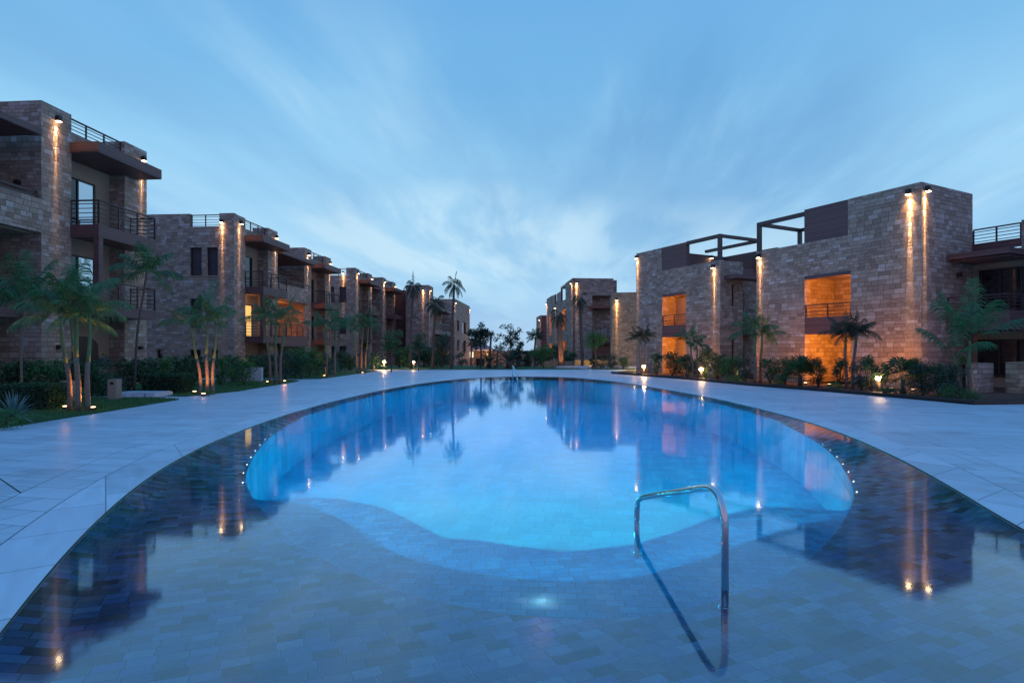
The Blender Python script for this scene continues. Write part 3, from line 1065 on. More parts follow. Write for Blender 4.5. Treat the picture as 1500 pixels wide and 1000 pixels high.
def loggia_block(b, ya, yb, y_end, segs, zl, hd, f0, f1, rl, ztop, e=120):
    """pool-side wall with the two-storey loggia between ya and yb; local out = 0"""
    b.w(-.35, 0, 0.0, ya, -1, zl)
    b.w(-.35, 0, yb, y_end, -1, zl)
    b.w(-.35, 0, ya, yb, hd, zl)
    b.part('lintel', 'wood', (-.3, .012, ya - .01, yb + .01, hd - .14, hd + .02))
    pn = b.part('balcony', 'wood', (-.33, .014, ya + .005, yb - .005, f0, f1))
    b.rail([(-.06, ya + .02, -.06, yb - .02)], f1, rl, parent=pn, nb=3)
    # inner room: back, sides, slab, ceiling
    b.box(b.yel, -2.9, -2.6, ya - .6, yb + .6, -.6, hd + .2)
    b.box(b.yel, -2.6, -.36, ya - .6, ya - .3, -.6, hd + .2)
    b.box(b.yel, -2.6, -.36, yb + .3, yb + .6, -.6, hd + .2)
    b.box(b.plas, -2.6, -.36, ya - .3, yb + .3, f0 + .1, f0 + .35)
    b.box(b.plas, -2.6, -.36, ya - .3, yb + .3, hd + .02, hd + .2)
    b.box(b.plas, -2.6, -.36, ya - .3, yb + .3, -.05, .06)
    yc = (ya + yb) / 2
    for z, k in ((f0 - .45, 3.2), (hd - .4, 2.4)):
        light('POINT', b.root, (b.sx * -.75, ya - .1, z), e * k, ORANGE, .08)


loggia_block(r1, 2.81, 4.98, 7.67, None, ZL, 4.98, 2.30, 3.07, 3.66, Z1)
r1.w(-.35, 0, 0.0, 2.93, ZL, Z1)
r1.w(-3.8, -.36, 0.0, .35, -1, Z1 - .004)                 # camera-facing wall
r1.w(-3.8, -3.45, .36, 2.93, -1, Z1 - .01)
r1.w(-3.4, -.37, 2.6, 2.93, ZL - .3, Z1 - .015)
r1.part('dark_panel', 'wood', (-.30, -.02, 2.94, 5.02, ZL - .05, Z1 - .005))
r1.part('pergola', 'rail', (-.20, -.02, 5.03, 7.67, Z1 - .27, Z1 - .09), (-.20, -.02, 7.49, 7.67, ZL - .05, Z1 - .271), (-3.3, -.21, 7.49, 7.66, Z1 - .26, Z1 - .10), (-3.3, -3.12, 3, 7.48, Z1 - .26, Z1 - .1), (-3.3, -3.12, 7.5, 7.66, ZL - .9, Z1 - .27), (-3.3, -3.12, 5.2, 5.36, ZL - .9, Z1 - .27))
r1.w(-7.5, -3.4, 3.4, 7.3, -1, ZL - .5)
r1.p(-3.38, -.37, .37, 7.6, ZL - .6, ZL - .4)
r1.w(-3.4, -.37, 7.3, 7.66, -1, ZL - .01)
r1.lamp(0, .42, 7.68, e=500, glow=7); r1.lamp(-.22, 0, 7.72, 'y', 500, glow=7); r1.lamp(0, 7.45, 6.2, e=80, glow=4)
r1.sconce(-2.6, 0, 4.55, 'y')
# wing to the right of the corner: terrace, canopy, balcony, big dark windows
r1.p(-4.15, -3.85, -6, 0.34, -.5, 5.6)
r1.w(-3.849, -3.801, .01, .34, -1, 6.0)
r1.w(-4.1, -3.86, -6, -1.62, 5.6, 6.68)
r1.w(-4.0, -3.78, -6, -1.75, -.5, 5.1)
r1.part('terrace_upstand', 'wood', (-3.95, -3.8, -1.6, .0, 5.66, 5.98))
r1.rail([(-3.88, -1.6, -3.88, .0)], 5.98, 6.6, 'roof_railing', nb=4)
r1.canopy(-3.84, -1.75, -2.1, -.01, 5.17, 5.38)
r1.part('canopy_slat', 'wood', *[(-3.6 + .3 * k, -3.52 + .3 * k, -2.0, -.1, 5.09, 5.165) for k in range(6)])
bl = r1.part('balcony', 'wood', (-3.84, -1.75, -2.1, -.01, 2.32, 3.05))
r1.rail([(-3.8, -2.05, -1.8, -2.05), (-1.8, -2.05, -1.8, -.05)], 3.05, 3.68, parent=bl, nb=4)
r1.door(-3.84, -1.7, -.25, 3.06, 4.85, 2, name='balcony_door')
r1.door(-3.84, -1.7, -.2, .5, 2.0, 2, name='window')
r1.finish()

# planter walls in front of the wing and the little gate between
pw = MB(); p0 = Vector(gp(1431, 578)[:2])
q = Matrix.Rotation(RR, 2)
def RP(c, pts): return [tuple(Vector(c) + q @ Vector(p)) for p in pts]
pw.prism(RP(p0, [(0, 0), (1.15, .0), (1.15, .32), (0, .32)]), 0, 1.1)
tag(pw.build('planter_wall', M['stone']), 'low wall of pale squared stone below the wing, at the right edge', 'garden wall')
pw = MB(); pw.prism(RP(p0, [(1.16, -.7), (3.4, -.7), (3.4, -.35), (1.16, -.35)]), 0, 1.14)
tag(pw.build('planter_wall', M['stone_yellow']), 'rough brown garden wall beside the pale low wall, cut by the right edge', 'garden wall')
gt = Bld('garden_gate', 'small dark slatted gate between the stone corner and the low wall', (gp(1392, 571)[0], gp(1392, 571)[1]), RR, 1, cat='gate')
gt.rail([(0, 0, 1.0, 0)], .1, .98, 'gate_slats', nb=6)
gt.part('gate_post', 'black', (-.04, .03, -.035, .035, 0, 1.0)); gt.part('gate_post', 'black', (.97, 1.04, -.035, .035, 0, 1.0))

# ---- second right block
r2 = Bld('apartment_block', 'second block on the right with roof pergola, dark panel wall and glowing orange loggia', (12.2, 34.0, 0), RR, -1, group='stone apartment blocks right of the pool')
Z2, ZL2 = 8.42, 6.87
loggia_block(r2, 2.78, 4.92, 7.55, None, ZL2, 5.26, 2.45, 3.21, 3.89, Z2, 110)
r2.w(-.35, 0, 4.98, 7.55, ZL2, Z2 - .05)
r2.w(-5, -.36, 7.2, 7.55, -1, Z2 - .06)
r2.part('dark_panel', 'wood', (-.30, -.02, 2.75, 4.97, ZL2 - .05, Z2 - .04))
r2.part('dark_panel', 'wood', (-5.6, -5.4, .4, 7.0, ZL2 - .4, Z2 - .3), (-5.4, -.32, 4.6, 4.8, ZL2 - .4, Z2 - .3))
r2.part('pergola', 'rail', (-.22, -.02, .03, 2.74, Z2 - .2, Z2), (-.22, -.02, .03, .23, ZL2 - .03, Z2 - .201), (-3.6, -.221, .03, .2, Z2 - .19, Z2 - .01), (-3.6, -3.4, .21, 4.5, Z2 - .19, Z2 - .01), (-3.6, -3.4, .03, .2, ZL2 - 1, Z2 - .2))
r2.lamp(-1.6, 4.6, 7.9, 'y', 40, 40, glow=4); r2.lamp(-4.0, 4.6, 7.9, 'y', 40, 40, glow=4)
sl = [(-.95, -1.2, 4.4, 5.5), (-.95, -1.2, .4, 2.0)]
r2.facewall(0, -.36, -1.9, -1, ZL2 - .005, [(-1.2, -.95, 4.2, 5.5), (-1.2, -.95, .4, 2.3)])
for h in ((-1.2, -.95, 4.2, 5.5), (-1.2, -.95, .4, 2.3)): r2.winf(0, *h, sill=False)
r2.p(-1.9, -.36, .31, .6, -1, ZL2 - .3)
r2.w(-6.0, -1.6, 1.5, 1.9, -1, ZL2 - .3)
r2.w(-1.9, -1.6, .31, 1.49, -1, ZL2 - .2)
r2.canopy(-4.5, -.3, -.9, .02 - .03, 5.75, 5.98)
r2.part('terrace_upstand', 'wood', (-4.2, -2.0, .2, .35, 6.0, 6.55))
r2.rail([(-4.2, .27, -2.0, .27)], 6.55, 7.3, 'roof_railing', nb=4)
bl = r2.part('balcony', 'wood', (-4.5, -1.95, -.2, 1.45, 2.5, 3.2)); r2.rail([(-4.5, -.15, -2.0, -.15)], 3.2, 4.0, parent=bl, nb=4)
r2.winf(1.35, -3.6, -2.2, 3.3, 5.3, depth=0, sill=False, name='balcony_door'); r2.winf(1.35, -3.6, -2.2, .2, 2.2, depth=0, sill=False)
r2.lamp(0, .45, 6.45, e=100, glow=4); r2.lamp(0, 7.4, 8.0, e=90, glow=4)
r2.p(-5, -.36, 5.3, 5.5, -1, ZL2)
for z0_, z1_ in ((.07, 2.2), (2.9, 5.0)):
    r2.door(-2.595, 3.0, 3.95, z0_, z1_, 2, name='balcony_door', glow=False)
    r2.p(-1.6, -1.45, 4.2, 5.2, z0_, z1_ + .1)
r2.finish()

# ---- low lit wing
r3 = Bld('apartment_block', 'lower yellow-lit stone wing with one lamp, between the right blocks', (9.0, 52.0, 0), rad(-8), -1, 'stone_yellow', group='stone apartment blocks right of the pool')
r3.w(-6, 0, 0, 6, -1, 6.8)
r3.lamp(-.38, 0, 6.1, 'y', 160, 18, glow=12)
r3.finish()
light('POINT', r3.root, (1.6, -5.5, .5), 260, (1, .62, .22), .2)

# ---- far right block
r4 = Bld('apartment_block', 'far tall block on the right with palms before its plain near wall', (7.0, 67.0, -1.2), math.atan(.074), -1, 'stone_far', group='stone apartment blocks right of the pool')
T = 11.2
r4.w(-2.3, -.01, 0, 4, -1, T)
r4.w(-5.6, -2.31, 1.6, 4, -1, T - .004)
r4.w(-4.8, -2.31, .0, 1.59, 9.2, T - .006)
r4.canopy(-4.9, -1.9, -.6, 1.5, 7.7, 8.0, 'wood_lit')
bl = r4.part('balcony', 'wood_lit', (-4.9, -2.2, -.5, 1.5, 3.7, 4.4)); r4.rail([(-4.9, -.45, -2.25, -.45)], 4.4, 5.5, parent=bl, nb=5)
r4.part('balcony', 'wood_lit', (-4.9, -2.4, .2, 1.5, 2.2, 3.5))
hs = [(4.6, 7.5, 5.4, 8.0), (4.6, 7.5, .9, 4.0), (16.5, 19.5, 4.9, 7.9), (16.5, 19.5, .9, 3.9)]
r4.sidewall(0, 0.0, 22.5, -1, 9.2, hs)
r4.w(-.3, 0, 0, 5, 9.2, T - .002)
r4.w(-.3, 0, 17, 22.5, 9.2, T - .4)
r4.w(-4.5, -1.6, 4.01, 22.4, -1, 8.9)
for h in hs: r4.p(-1.59, -.31, h[0] - .4, h[1] + .4, h[2] - .35, h[2] - .1)
for h in hs: light('POINT', r4.root, (.9, (h[0] + h[1]) / 2, h[3] - .5), 140, ORANGE, .2)
r4.part('dark_panel', 'wood', (-.25, -.02, 9, 12.2, 9.15, T - .6), (-.25, -.02, 14, 16.8, 9.15, T - .5))
r4.part('pergola', 'rail', (-.25, -.02, 5.05, 8.9, T - .3, T - .05), (-2.5, -.26, 8.6, 8.9, T - .3, T - .06), (-.25, -.02, 8.6, 8.9, 9.2, T - .31), (-2.5, -2.3, 4.2, 8.5, T - .3, T - .05))
r4.lamp(-.45, 0, 10.6, 'y', 160, 16, 6); r4.lamp(0, .5, 10.6, e=120, glow=6); r4.lamp(0, 13.2, 8.7, e=120, glow=6); r4.lamp(0, 22.1, 10.0, e=120, glow=6)
r4.finish()
r5 = Bld('apartment_block', 'dark narrow slab of building farthest right of centre, one lamp on its edge', (4.75, 97.0, -2), math.atan(.074), -1, 'stone_far', group='stone apartment blocks right of the pool')
r5.w(-5, 0, 0, 6, -1, 9.6)
r5.part('dark_panel', 'wood', (-1.1, -.15, -.08, -.001, 0, 9.5))
r5.lamp(0, .4, 8.8, e=100, glow=6)
r5.finish()

# ---- far villa with red hipped roof
vl = empty('villa', (-9.3, 110, -2.2)); tag(vl, 'far low villa with red hipped roof and lit windows between the trees', 'villa')
mb = MB(); mb.box(-5.5, 5.2, 0, 9, 0, 4.05); mb.box(5.201, 15.5, .5, .9, 0, 3.9); mb.build('wall', M['stone_far'], vl)
mb = MB(); a = [(-6.4, -.8, 4.05), (6.0, -.8, 4.05), (6.0, 9.8, 4.05), (-6.4, 9.8, 4.05)]; r0 = (-2.2, 4.5, 6.3); r1_ = (2.0, 4.5, 6.3)
mb.quad(a[0], a[1], r1_, r0); mb.quad(a[2], a[3], r0, r1_); mb.tri(a[1], a[2], r1_); mb.tri(a[3], a[0], r0); mb.poly(a[::-1]); mb.build('roof', M['tiles_roof'], vl)
mb = MB(); mb.box(-6.45, 6.05, -.9, -.81, 3.85, 4.1); mb.build('eaves', mat('white_paint', color=(.6, .6, .6)), vl)
for x0, x1, z0, z1, e in ((-1.6, 2.0, 2.6, 3.7, 1), (-4.6, -3.2, 2.4, 3.4, 0), (2.6, 4.0, .4, 2.4, 0)):
    f = MB(); f.box(x0 - .1, x1 + .1, -.06, -.001, z0 - .1, z1 + .1); fo = f.build('window', M['frame'], vl)
    g = MB(); g.box(x0, x1, -.09, -.062, z0, z1); g.build('pane', mat('far_lit_window', emit=(.9, .85, .65), estr=1.1, color=(.8, .8, .7)) if e else M['glass'], fo)
for x in (-4.2, 4.6, 6.4): light('POINT', vl, (x, -2.6 if x < 5 else -7, 3.2), 160, (1, .5, .18), .2)
mb = MB(); mb.box(4.5, 4.7, -.3, -.1, 3.0, 3.3); mb.box(-4.3, -4.1, -.3, -.1, 3.0, 3.3); mb.build('wall_lamp', M['bulb_soft'], vl)


# ------------------------------------------------------------------ planting
def frond(mb, base, az, el, L, droop, n=20, lw=.03, ll=.42, r=R, w0=.010, hang=.5):
    """rachis that arches over, with leaflets both sides"""
    p = Vector(base); d = Vector((math.cos(az) * math.cos(el), math.sin(az) * math.cos(el), math.sin(el)))
    st = L / n; pts = [p.copy()]
    for k in range(n):
        d = (d + Vector((0, 0, -droop * st * (.4 + 1.3 * k / n)))).normalized()
        p = p + d * st; pts.append(p.copy())
    side = Vector((-math.sin(az), math.cos(az), 0))
    for k in range(n):
        a, b = pts[k], pts[k + 1]
        w = w0 * (1 - .8 * k / n)
        mb.quad(a + side * w, a - side * w, b - side * w * .8, b + side * w * .8)
        if k < n * .15: continue
        f = (k - n * .15) / (n * .85)
        l = ll * (math.sin(PI * (.18 + .80 * f)) ** .7) * r.uniform(.85, 1.1)
        t = (b - a).normalized()
        for sg in (-1, 1):
            for h in (0, .5):
                o = a.lerp(b, h)
                dd = (side * sg * .8 + t * .75 + Vector((0, 0, .10 - hang * r.uniform(.6, 1.2)))).normalized()
                e = o + dd * l * .55
                e2 = e + (dd + Vector((0, 0, -.55 - hang))).normalized() * l * .45
                wv = t * lw
                mb.quad(o - wv * .5, o + wv * .5, e + wv * .5, e - wv * .5)
                mb.tri(e - wv * .5, e + wv * .5, e2)


def palm(name, label, loc, stems, cat='palm tree', group=None, leafm='palm', barkm='bark', rz=0, fh=1.05, elr=80):
    """stems: list of (dx, dy, topx, topy, height, radius, crown length, fronds, droop, shaft)"""
    root = empty(name, loc, rz); tag(root, label, cat, group)
    for (ax, ay, tx, ty, H, rr, CL, nf, dr, sh) in stems:
        mb = MB(); N = 12; pts = []; rs = []
        for k in range(N + 1):
            f = k / N
            pts.append((ax + (tx - ax) * f ** 1.6 + .02 * math.sin(f * 9 + ax * 7), ay + (ty - ay) * f ** 1.6, H * f))
            rs.append(rr * (1.22 - .25 * f) * (1.15 if k == 0 else 1))
        cut = int(N * (1 - sh))
        if sh > 0:
            mb.tube(pts[:cut + 1], rs[:cut + 1], 8)
        else:
            mb.tube(pts, rs, 8)
        tr = mb.build('trunk', M[barkm], root)
        if sh > 0:
            m2 = MB(); rs2 = [rr * 1.05 * (1 - .45 * (k - cut) / (N - cut)) for k in range(cut, N + 1)]
            m2.tube(pts[cut:], rs2, 8); m2.build('crownshaft', M['shaft'], root)
        cr = MB()
        for k in range(nf):
            az = 2 * PI * k * .382 + R.uniform(-.25, .25)
            el = rad(84) - rad(elr) * (k / nf) ** .9 + R.uniform(-.12, .12)
            frond(cr, (pts[-1][0], pts[-1][1], pts[-1][2] - .03 * (k % 3)), az, el, CL * R.uniform(.8, 1.1), dr * R.uniform(.8, 1.25), n=16, lw=.019 * max(1, CL), ll=CL * .36, hang=fh)
        cr.build('crown', M[leafm], root)
    return root


def clumpleaf(mb, c, r, n, s, flat_=.0, rnd=R):
    for _ in range(n):
        d = Vector((rnd.gauss(0, 1), rnd.gauss(0, 1), rnd.gauss(0, 1))).normalized() * r * rnd.uniform(.35, 1.0) ** .6
        d.z *= .8
        p = Vector(c) + d
        a = Vector((rnd.uniform(-1, 1), rnd.uniform(-1, 1), rnd.uniform(-.6, .8))).normalized()
        b = a.cross(Vector((rnd.uniform(-1, 1), rnd.uniform(-1, 1), rnd.uniform(-1, 1)))).normalized()
        l = s * rnd.uniform(.6, 1.3); w = l * .42
        mb.quad(p, p + a * l * .5 + b * w * .5, p + a * l, p + a * l * .5 - b * w * .5)


def shrub_mesh(rx, ry, h, n, s, leafm, seed, stem=True, lumps=14):
    r = random.Random(seed)
    mb = MB()
    for k in range(lumps):
        a = r.uniform(0, 2 * PI); q = r.uniform(0, 1) ** .5
        zz = r.uniform(.12, .9) * h
        shrink = 1 - .45 * (zz / h) ** 2
        c = (math.cos(a) * rx * q * .75 * shrink, math.sin(a) * ry * q * .75 * shrink, zz)
        clumpleaf(mb, c, min(rx, ry) * r.uniform(.28, .5), n // lumps, s, rnd=r)
    # a few shoots breaking the outline
    for k in range(8):
        a = r.uniform(0, 2 * PI); q = r.uniform(.2, .9)
        c = (math.cos(a) * rx * q * .8, math.sin(a) * ry * q * .8, h * r.uniform(.8, 1.12) * (1 - .25 * q))
        clumpleaf(mb, c, min(rx, ry) * .16, 14, s, rnd=r)
    me = mb.mesh('foliage'); me.materials.append(M[leafm])
    sm = MB()
    for k in range(5):
        a = 2 * PI * k / 5 + r.uniform(-.3, .3)
        sm.tube([(0, 0, 0), (math.cos(a) * rx * .25, math.sin(a) * ry * .25, h * .4), (math.cos(a) * rx * .5, math.sin(a) * ry * .5, h * .75)], [.02, .014, .006], 5)
    st = sm.mesh('stem'); st.materials.append(M['bark_dark'])
    return me, st


SH = {}


def shrub(kind, label, x, y, s=1.0, z=0.05, group=None, sx=1.0, name=None, cat='shrub'):
    if kind not in SH:
        spec = {'round': (.62, .62, 1.0, 1500, .085, 'leaf', 11), 'grey': (.6, .6, 1.15, 1500, .075, 'leaf_grey', 12), 'tall': (.42, .42, 1.25, 1100, .08, 'leaf', 13),
                'low': (.6, .5, .42, 800, .06, 'leaf_light', 14), 'light': (.6, .6, 1.05, 1400, .085, 'leaf_light', 15)}[kind]
        SH[kind] = shrub_mesh(*spec[:4], spec[4], spec[5], spec[6])
    nm = name or ('low_shrub' if kind == 'low' else 'garden_shrub')
    root = empty(nm, (x, y, z), R.uniform(0, 6.28)); root.scale = (s * sx, s * sx, s)
    tag(root, label, cat, group)
    for me, n in zip(SH[kind], ('foliage', 'stem')):
        o = bpy.data.objects.new(n, me); col.objects.link(o); o.parent = root
    return root


def fanleaf(mb, base, az, el, L, rr, n=9):
    d = Vector((math.cos(az) * math.cos(el), math.sin(az) * math.cos(el), math.sin(el)))
    side = Vector((-math.sin(az), math.cos(az), 0)); up = side.cross(d)
    e = Vector(base) + d * L
    mb.quad(Vector(base) + side * .008, Vector(base) - side * .008, e - side * .006, e + side * .006)
    for k in range(n):
        w = rad(-105) + rad(210) * k / (n - 1)
        dd = (d * math.cos(w) + side * math.sin(w) + up * .15).normalized()
        a = e + dd * rr * .55; b = e + dd * rr + Vector((0, 0, -rr * .22))
        s_ = (side * math.cos(w) - d * math.sin(w)) * rr * .065
        mb.quad(e, a - s_, b, a + s_)


def fanpalm(label, x, y, s, z=.05, seed=1, group=None):
    r = random.Random(seed); root = empty('fan_palm', (x, y, z)); tag(root, label, 'fan palm', group)
    mb = MB()
    for k in range(34):
        az = r.uniform(0, 2 * PI); el = rad(r.uniform(5, 82))
        fanleaf(mb, (0, 0, .15 + .15 * r.random()), az, el, r.uniform(.45, .75) * s, r.uniform(.36, .48) * s, 11)
    mb.build('crown', M['leaf'], root)
    t = MB(); t.tube([(0, 0, 0), (0, 0, .18), (0, 0, .50)], [.09 * s, .08 * s, .05 * s], 7); t.build('trunk', M['bark_dark'], root)
    return root


def cycad(label, x, y, s, z=.03, seed=1, leafm='palm_dark', group=None):
    root = empty('cycad', (x, y, z)); tag(root, label, 'cycad', group)
    mb = MB()
    for k in range(26):
        frond(mb, (0, 0, .25 * s), 2 * PI * k * .382, rad(75 - 75 * k / 26), 1.15 * s, 1.1 / s, n=12, lw=.03 * s, ll=.2 * s, hang=.15)
    mb.build('crown', M[leafm], root)
    t = MB(); t.tube([(0, 0, 0), (0, 0, .28 * s)], [.16 * s, .13 * s], 8); t.build('trunk', M['bark_dark'], root)
    return root


def tree(label, x, y, H, crown, leafm='leaf', z=0.0, seed=1, n=1600, ls=.16, trunk=.07, name='broadleaf_tree', clear=.5, group=None, sparse=.32):
    """crown: (rx, rz) ellipsoid at the top; limbs carry leaf clumps with gaps between"""
    r = random.Random(seed); root = empty(name, (x, y, z)); tag(root, label, 'tree', group)
    rx, rz = crown; zc = H - rz
    tr = MB(); t0 = zc - rz * .6
    tr.tube([(0, 0, 0), (.05, 0, t0 * .5), (0, .03, t0), (.02, 0, zc)], [trunk * 1.2, trunk, trunk * .8, trunk * .4], 7)
    lf = MB(); nc = 26
    for k in range(nc):
        a = 2 * PI * k * .382 + r.uniform(-.3, .3); q = r.uniform(.25, 1)
        u_ = r.uniform(-1, 1)
        rr = math.sqrt(max(0, 1 - u_ * u_)) * q
        c = Vector((math.cos(a) * rx * rr, math.sin(a) * rx * rr, zc + u_ * rz * q))
        s0 = Vector((0, 0, t0 + (zc - t0) * r.uniform(0, .9)))
        m_ = s0.lerp(c, .5) + Vector((0, 0, .1 * rz))
        tr.tube([s0, m_, c], [trunk * .42, trunk * .25, trunk * .1], 5)
        clumpleaf(lf, c, rx * sparse * r.uniform(.7, 1.25), n // nc, ls, rnd=r)
    tr.build('trunk', M['bark_dark'], root); lf.build('crown', M[leafm], root)
    return root


def d_at(px, d): return (px - 750) / F * d
def zpx(py, d): return CZ + (HZ - py) / F * d


# uplights at palm feet
upm = MB(); upm.tube([(0, 0, 0), (0, 0, .07)], .07, 10); upm = upm.mesh('lamp_body'); upm.materials.append(M['black'])
upg = MB(); upg.tube([(0, 0, .071), (0, 0, .085)], .055, 10); upg = upg.mesh('lamp_lens'); upg.materials.append(M['bulb_soft'])


def uplight(label, x, y, aim, e=30, z=.035, group='small ground uplights'):
    root = empty('ground_uplight', (x, y, z)); tag(root, label, 'ground light', group)
    for me, n in ((upm, 'lamp_body'), (upg, 'lamp_lens')):
        o = bpy.data.objects.new(n, me); col.objects.link(o); o.parent = root
    d = Vector(aim) - Vector((x, y, z + .1))
    l = light('SPOT', root, (0, 0, .12), e * 5.5, (1, .36, .09), .03, None, 95, .9)
    l.rotation_euler = d.to_track_quat('-Z', 'Y').to_euler()
    light('POINT', root, (0, -.02, .16), e * .03, WARM, .05)
    return root


# -- palms standing on the left lawns
PG = 'clumped palms on the left lawns'
x, y, _ = gp(115, 604)
palm('palm_tree', 'nearest left palm clump, three ringed stems lit orange from the grass', (x, y, .03), [
    (-.20, 0, -.42, -.1, 2.35, 0.047, 1.25, 9, 1.12, .50), (.02, -.05, -.08, .0, 2.65, 0.051, 1.29, 9, 1.12, .46), (.20, .02, .22, .1, 2.45, 0.047, 1.12, 8, 1.27, .50), (-.1, .15, -.6, .4, 2.9, 0.034, 1.03, 6, 1.05, .46)], group=PG)
uplight('ground light left of the nearest palm clump', *gp(96, 601)[:2], (x - .1, y, .8), 34)
uplight('ground light right of the nearest palm clump', *gp(136, 602.5)[:2], (x + .1, y, .8), 26)
x, y, _ = gp(301, 579)
palm('palm_tree', 'second palm clump along the left lawn, before the windowed wall', (x, y, .03), [
    (-.16, 0, -.55, 0, 2.45, 0.043, 1.07, 7, 1.27, .46), (.05, 0, .0, .1, 2.75, 0.047, 1.16, 8, 1.2, .46), (.22, .05, .35, .1, 2.5, 0.043, 1.03, 7, 1.35, .46)], group=PG)
uplight('ground light left of the second palm clump', *gp(285, 577.5)[:2], (x - .1, y, .8), 26)
uplight('ground light at the foot of the second palm clump', *gp(298, 581)[:2], (x, y, 1.2), 20)
x, y, _ = gp(403, 563)
palm('palm_tree', 'third palm clump, in front of the glowing balcony room', (x, y, .03), [
    (-.22, 0, -.5, 0, 2.9, 0.051, 1.16, 7, 1.2, .46), (.02, 0, .0, .1, 3.2, 0.06, 1.25, 8, 1.12, .46), (.2, .05, .45, .1, 3.0, 0.051, 1.16, 7, 1.27, .46)], group=PG)
uplight('ground light left of the third palm clump', *gp(392, 562)[:2], (x - .1, y, .9), 34)
uplight('ground light right of the third palm clump', *gp(417, 561)[:2], (x + .1, y, .9), 24)
x, y, _ = gp(484, 552.5)
palm('palm_tree', 'fourth left palm clump with two lit stems and spreading fronds', (x, y, .03), [
    (-.2, 0, -.35, 0, 2.9, 0.051, 1.38, 7, 0.83, .46), (.25, 0, .3, .1, 3.1, 0.051, 1.46, 7, 0.75, .46)], group=PG)
uplight('ground light below the fourth left palm clump', *gp(475, 552.5)[:2], (x, y, 1.4), 16)
x, y, _ = gp(529, 547)
palm('palm_tree', 'fifth left palm clump, nearest to the bright bollard lamp', (x, y, .03), [
    (-.25, 0, -.7, 0, 3.1, 0.051, 1.29, 7, 1.2, .46), (.0, 0, .1, .2, 3.5, 0.06, 1.29, 7, 1.2, .46), (.3, 0, .5, .1, 3.2, 0.051, 1.2, 6, 1.2, .46)], group=PG)
uplight('ground light below the fifth left palm clump', *gp(531, 547.8)[:2], (x, y - .1, 1.4), 16)

# thin young palms by the first block
palm('palm_tree', 'faint thin palm at the far left edge before the first block', (d_at(30, 16.8), 16.8, .03), [(0, 0, .12, 0, 3.0, .03, 1.45, 13, .5, 0)], leafm='palm', barkm='bark')
palm('palm_tree', 'thin-stemmed palm with hanging fronds in front of the gap between the first two blocks', (d_at(196, 21), 21, .03), [(0, 0, .45, 0, 4.3, .035, 1.35, 13, 1.0, 0)], leafm='palm', barkm='bark_dark')

# tall royal palms far left of centre
TG = 'tall thin palms at the far end'
for px, by, ty, lab, dr in ((601, 541, 420, 'tall palm with hanging dark crown, first from the left before the tower wall', 1.5), (634, 541, 446, 'shorter leaning tall palm between two taller ones by the end wing', 1.1), (661, 541, 417, 'tallest palm with spiky crown at the end of the left row', .9)):
    dd = 50.0; H = zpx(ty, dd)
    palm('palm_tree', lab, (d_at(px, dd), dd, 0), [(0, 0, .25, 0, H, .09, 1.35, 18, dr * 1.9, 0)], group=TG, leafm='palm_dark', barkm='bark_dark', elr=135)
for px, dd, ty, lab, cl in ((853, 53, 440, 'slender palm with hanging crown before the plain wall of the far right block', 1.7), (822, 57, 462, 'thick pale-trunked palm lit from below at the far right block', 2.1)):
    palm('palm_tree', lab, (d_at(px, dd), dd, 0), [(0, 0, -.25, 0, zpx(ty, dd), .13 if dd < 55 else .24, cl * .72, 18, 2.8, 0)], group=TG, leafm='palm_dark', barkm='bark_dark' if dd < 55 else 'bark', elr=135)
uplight('ground light at the foot of the thick pale palm', d_at(820, 56), 56, (d_at(822, 57), 57, 3), 40, 0)

# trees of the far end
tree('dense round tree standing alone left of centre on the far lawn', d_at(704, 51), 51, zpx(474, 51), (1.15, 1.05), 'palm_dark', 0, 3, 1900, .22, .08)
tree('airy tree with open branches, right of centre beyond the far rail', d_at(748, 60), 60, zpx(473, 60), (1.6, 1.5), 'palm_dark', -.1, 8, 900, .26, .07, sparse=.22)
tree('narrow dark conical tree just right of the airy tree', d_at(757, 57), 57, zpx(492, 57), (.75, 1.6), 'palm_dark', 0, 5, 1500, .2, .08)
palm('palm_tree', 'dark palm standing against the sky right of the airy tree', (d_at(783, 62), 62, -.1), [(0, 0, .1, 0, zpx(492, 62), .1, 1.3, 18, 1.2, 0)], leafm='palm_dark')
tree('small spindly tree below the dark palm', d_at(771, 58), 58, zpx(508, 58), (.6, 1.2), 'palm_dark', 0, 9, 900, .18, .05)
tree('light green round tree on a thin stem before the far right block', d_at(796, 52), 52, zpx(504, 52), (1.05, .8), 'leaf_light', 0, 10, 1600, .16, .05)
tree('small bright green tree against the shaded near wall of the far right block', d_at(872, 49), 49, zpx(486, 49), (1.05, .85), 'leaf_light', 0, 21, 1700, .15, .06)
tree('small young tree with layered leaves before the lit tower', d_at(613, 46), 46, zpx(487, 46), (.85, .95), 'leaf', 0, 22, 900, .16, .05, sparse=.26)
tree('bushy small tree left of the bright bollard, before the third block', d_at(573, 43), 43, zpx(484, 43), (.95, .85), 'palm', 0, 23, 1500, .16, .05)
tree('leafy tree filling the space between the tall palms', d_at(648, 54), 54, zpx(484, 54), (1.2, 1.6), 'leaf_grey', 0, 24, 1700, .18, .07)
tree('broad dark bushy tree left of the tall palms', d_at(620, 56), 56, zpx(500, 56), (1.6, 1.2), 'leaf', 0, 25, 2000, .2, .07)
for px, dd, ty, lab in ((690, 95, 505, 'thin dark palm before the red-roofed villa wall, left one'), (718, 80, 490, 'bare thin pole-like palm right of the dense round tree'), (728, 82, 512, 'short stubby palm before the long villa wall')):
    palm('palm_tree', lab, (d_at(px, dd), dd, gz(0, dd)), [(0, 0, .1, 0, zpx(ty, dd) - gz(0, dd), .14, .8 if px == 718 else 1.1, 14, 1.4, 0)], leafm='palm_dark')
